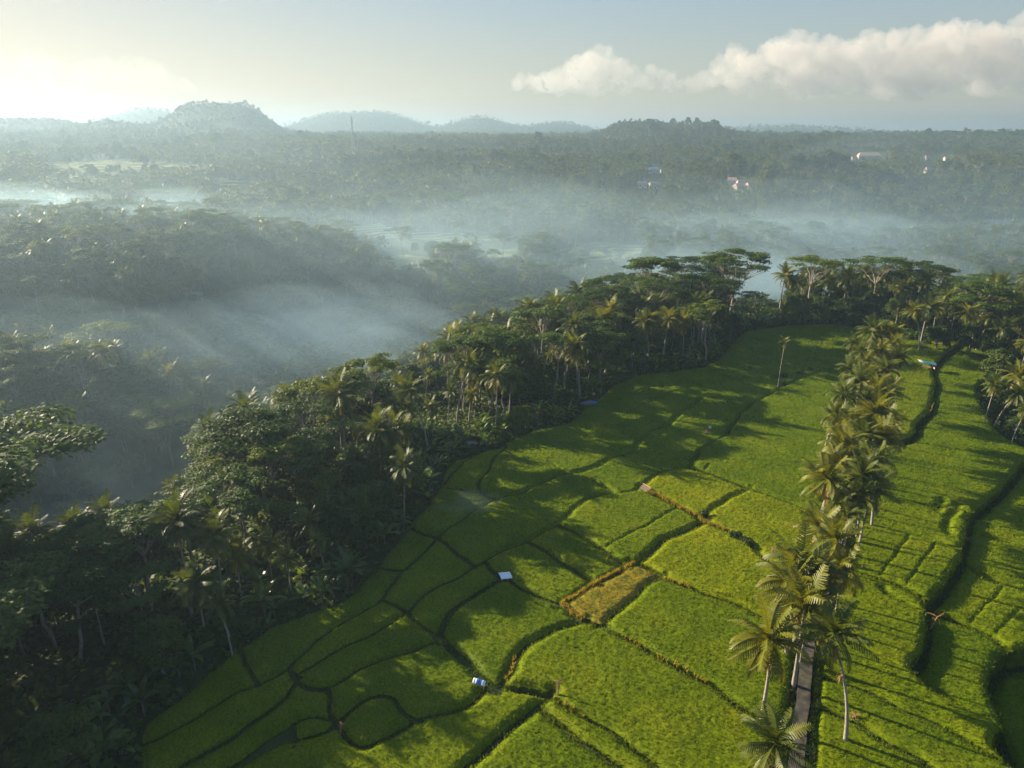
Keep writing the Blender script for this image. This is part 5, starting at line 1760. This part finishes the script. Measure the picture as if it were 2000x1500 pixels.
bank = []
for pxc in range(1400, 2140, 20):
    top = np.interp(pxc, [1400, 1430, 1500, 1560, 1650, 1750, 1840, 1900, 1985, 2120], [124, 106, 92, 82, 80, 70, 56, 48, 50, 44])
    bot = np.interp(pxc, [1400, 1450, 1560, 1700, 1850, 2120], [134, 160, 184, 182, 172, 168])
    for pyc in np.arange(top + 12, bot - 6, 20):
        bank.append((pxc + rng.normal(0, 7), pyc + rng.normal(0, 5), 12 + 11 * rng.random()))
cloud("cloud", bank, 7000, .0026, 460, 'long grey white cloud bank with a billowing top on the right of the sky')
veil = [(1360 + 36 * k + rng.normal(0, 10), 132 + rng.normal(0, 14), 15 + 7 * rng.random()) for k in range(7)] + [(1320 + 30 * k, 158 + rng.normal(0, 5), 10 + 4 * rng.random()) for k in range(9)]
cloud("cloud", veil, 7300, .0013, 300, 'thin pale cloud veil trailing left from the long bank')
mid = []
for pxc in range(1010, 1335, 13):
    top = np.interp(pxc, [1000, 1040, 1085, 1120, 1150, 1175, 1200, 1240, 1300, 1335], [158, 150, 140, 128, 106, 104, 120, 138, 150, 164])
    for pyc in np.arange(top + 8, 172, 14):
        mid.append((pxc + rng.normal(0, 4), pyc + rng.normal(0, 3), 9 + 7 * rng.random()))
cloud("cloud", mid, 7600, .0020, 260, 'small cumulus cloud with a rounded peak left of the long bank', 26)
lft = []
for pxc in range(-40, 370, 16):
    top = np.interp(pxc, [-40, 10, 60, 130, 200, 260, 330, 370], [106, 100, 114, 124, 128, 118, 140, 166])
    for pyc in np.arange(top + 8, np.interp(pxc, [-40, 370], [150, 176]), 15):
        lft.append((pxc + rng.normal(0, 6), pyc + rng.normal(0, 3), 9 + 8 * rng.random()))
cloud("cloud", lft, 7600, .00028, 240, 'pale flat cloud low on the left of the sky', 28)

V = np.array([[-9600, -400, -95], [9600, -400, -95], [9600, 9700, -95], [-9600, 9700, -95], [-9600, -400, HAZE_TOP], [9600, -400, HAZE_TOP], [9600, 9700, HAZE_TOP], [-9600, 9700, HAZE_TOP]], float)
hz = link("haze", mesh("haze", V, [[0, 3, 2, 1], [4, 5, 6, 7], [0, 1, 5, 4], [1, 2, 6, 5], [2, 3, 7, 6], [3, 0, 4, 7]], None, [volume("haze", HAZE_DENSITY, (.32, .45, .57), .38)]))
tag(hz, kind='stuff')

# ------------------------------------------------------------------ labels
ORD = "zeroth first second third fourth fifth sixth seventh eighth ninth tenth eleventh twelfth thirteenth fourteenth fifteenth sixteenth seventeenth eighteenth nineteenth twentieth".split()


def ordw(k):
    return ORD[k] if k < len(ORD) else "%d%s" % (k, "th" if 10 < k % 100 < 14 else {1: "st", 2: "nd", 3: "rd"}.get(k % 10, "th"))


def region(t):
    x, y, px, py = t['x'], t['y'], t['px'], t['py']
    ed = float(edge_dist(np.array(x), np.array(y)))
    dl = float(bil(dp, np.array(x), np.array(y), -420, -60, DC))
    if px > 1885 and py > 690 and y < 260 and x > 0:
        return "in the sunken pocket at the right edge"
    if x > 80 and y < 340 and dl < 32 and px > 1745:
        return "in the belt beyond the right paddies"
    if x > 75 and y < 345 and dl < 38 and px > 1490:
        return "in the belt closing the field's far end"
    if ed < 15 and dl < 60:
        return ("at the forest edge by the front left paddies" if y < 105 else "at the forest edge by the middle left paddies" if y < 150 else
                "at the forest edge by the upper left paddies" if y < 205 else "at the forest edge round the field's upper corner")
    if dl < 75 and x < 130:
        return ("on the shady slope below the front left paddies" if y < 130 else "on the slope behind the middle left treeline" if y < 215 else "on the slope behind the upper treeline")
    if x < -40 and y < 300:
        return "on the dim spur across the near valley"
    if px < 620 and y < 470:
        return "on the misty hillside beyond the spur"
    if y < 470:
        return "in the fog behind the field's far end"
    if px < 640:
        return "in the foggy basin on the left"
    if px < 1300:
        return "around the sunlit paddies in the foggy valley"
    return "in the blue fog of the right basin"


NOUN = {'coconut_palm': ('coconut palm', 'palm'), 'broadleaf_tree': ('round-crowned tree', 'tree'), 'umbrella_tree': ('umbrella-crowned tree', 'tree'), 'banana_plant': ('banana plant', 'banana plant'), 'shrub': ('leafy bush', 'bush')}
buckets = {}
row = [t for t in TREES if t['extra'] == 'row']
for side in ('left of', 'right of'):
    q = [t for t in row if (t['x'] > np.interp(t['y'], road_w[:, 1], road_w[:, 0])) == (side == 'right of')]
    q.sort(key=lambda t: t['y'])
    for k, t in enumerate(q):
        tag(t['o'], "%s coconut palm just %s the narrow lane, %s from the near end" % ({'dark': 'dark', 'green': 'green', 'yellowish': 'golden'}[t['tint']], side, ordw(k + 1)), 'palm', 'coconut palms lining the lane')
for k, t in enumerate(sorted([t for t in TREES if t['extra'] == 'knoll'], key=lambda t: t['px'])):
    tag(t['o'], "huge dark tree in the rounded clump on the far knoll, %s from left" % ordw(k + 1), 'tree', 'huge trees of the far knoll')
for t in TREES:
    if t['extra'] in ('row', 'knoll', 'done'):
        continue
    noun, cat = NOUN[t['kind']]
    h0 = {'coconut_palm': (11.5, 14.6), 'broadleaf_tree': (8.5, 12.5), 'umbrella_tree': (16.5, 22), 'banana_plant': (3.6, 5), 'shrub': (1.6, 2.0)}[t['kind']]
    size = 'short' if t['H'] < h0[0] else 'tall' if t['H'] > h0[1] else 'middling'
    rg = region(t)
    base = "%s %s %s %s" % (size, {'dark': 'dark', 'green': 'green', 'yellowish': 'golden' if t['kind'] == 'coconut_palm' else 'yellowish'}[t['tint']], noun, rg)
    buckets.setdefault(base, []).append((t, cat, "%s%s %s" % (noun, "es" if noun.endswith("sh") else "s", rg)))
for base, q in buckets.items():
    q.sort(key=lambda e: e[0]['px'])
    for k, (t, cat, grp) in enumerate(q):
        tag(t['o'], base if len(q) == 1 else "%s, %s from left" % (base, ordw(k + 1)), cat, grp)

MARKS = [("the white roofed hut", 987, 1113), ("the blue field shelter", 936, 1326), ("the thatched hut", 1264, 945), ("the ripe yellow paddy", 1190, 1165), ("the lone areca palm", 1520, 720), ("the teal shelter", 1812, 716),
         ("the withered sapling", 1499, 1090), ("the dead clump in the muddy hole", 665, 1415), ("the covered heap", 1147, 785), ("the tin shelter", 921, 866), ("the leaning bamboo pole", 1817, 795), ("the drooping dry frond", 1822, 1195), ("the rust orange bush", 1664, 1392), ("the bare pale pole", 735, 1000)]
pb = {}
for k, p in pad.items():
    ob = p['ob']
    if k == YEL:
        tag(ob, "ripe golden yellow rice paddy set among the green ones", 'rice paddy', 'rice paddies')
        continue
    best = min(MARKS, key=lambda q: math.hypot((p['px'] - q[1]), (p['py'] - q[2]) * 1.6))
    dx, dy = p['px'] - best[1], p['py'] - best[2]
    rel = ("left of" if dx < 0 else "right of") if abs(dx) > 1.4 * abs(dy) else ("behind" if dy < 0 else "in front of")
    ex, ey = p['ext']
    lng = max(ex, ey) / max(2, math.sqrt(p['area']))
    size = ('tiny' if p['area'] < 60 else 'small' if p['area'] < 200 else 'mid-sized' if p['area'] < 600 else 'large')
    if lng > 2.3:
        size += ' long narrow'
    base = "%s %s paddy %s %s" % (size, 'yellowish green' if k in HALF else 'green', rel, best[0])
    pb.setdefault(base, []).append((math.hypot(dx, dy), ob))
for base, q in pb.items():
    q.sort(key=lambda e: e[0])
    for k, (_, ob) in enumerate(q):
        tag(ob, base if len(q) == 1 else base + (", nearest to it" if k == 0 else ", %s nearest to it" % ordw(k + 1)), 'rice paddy', 'rice paddies')
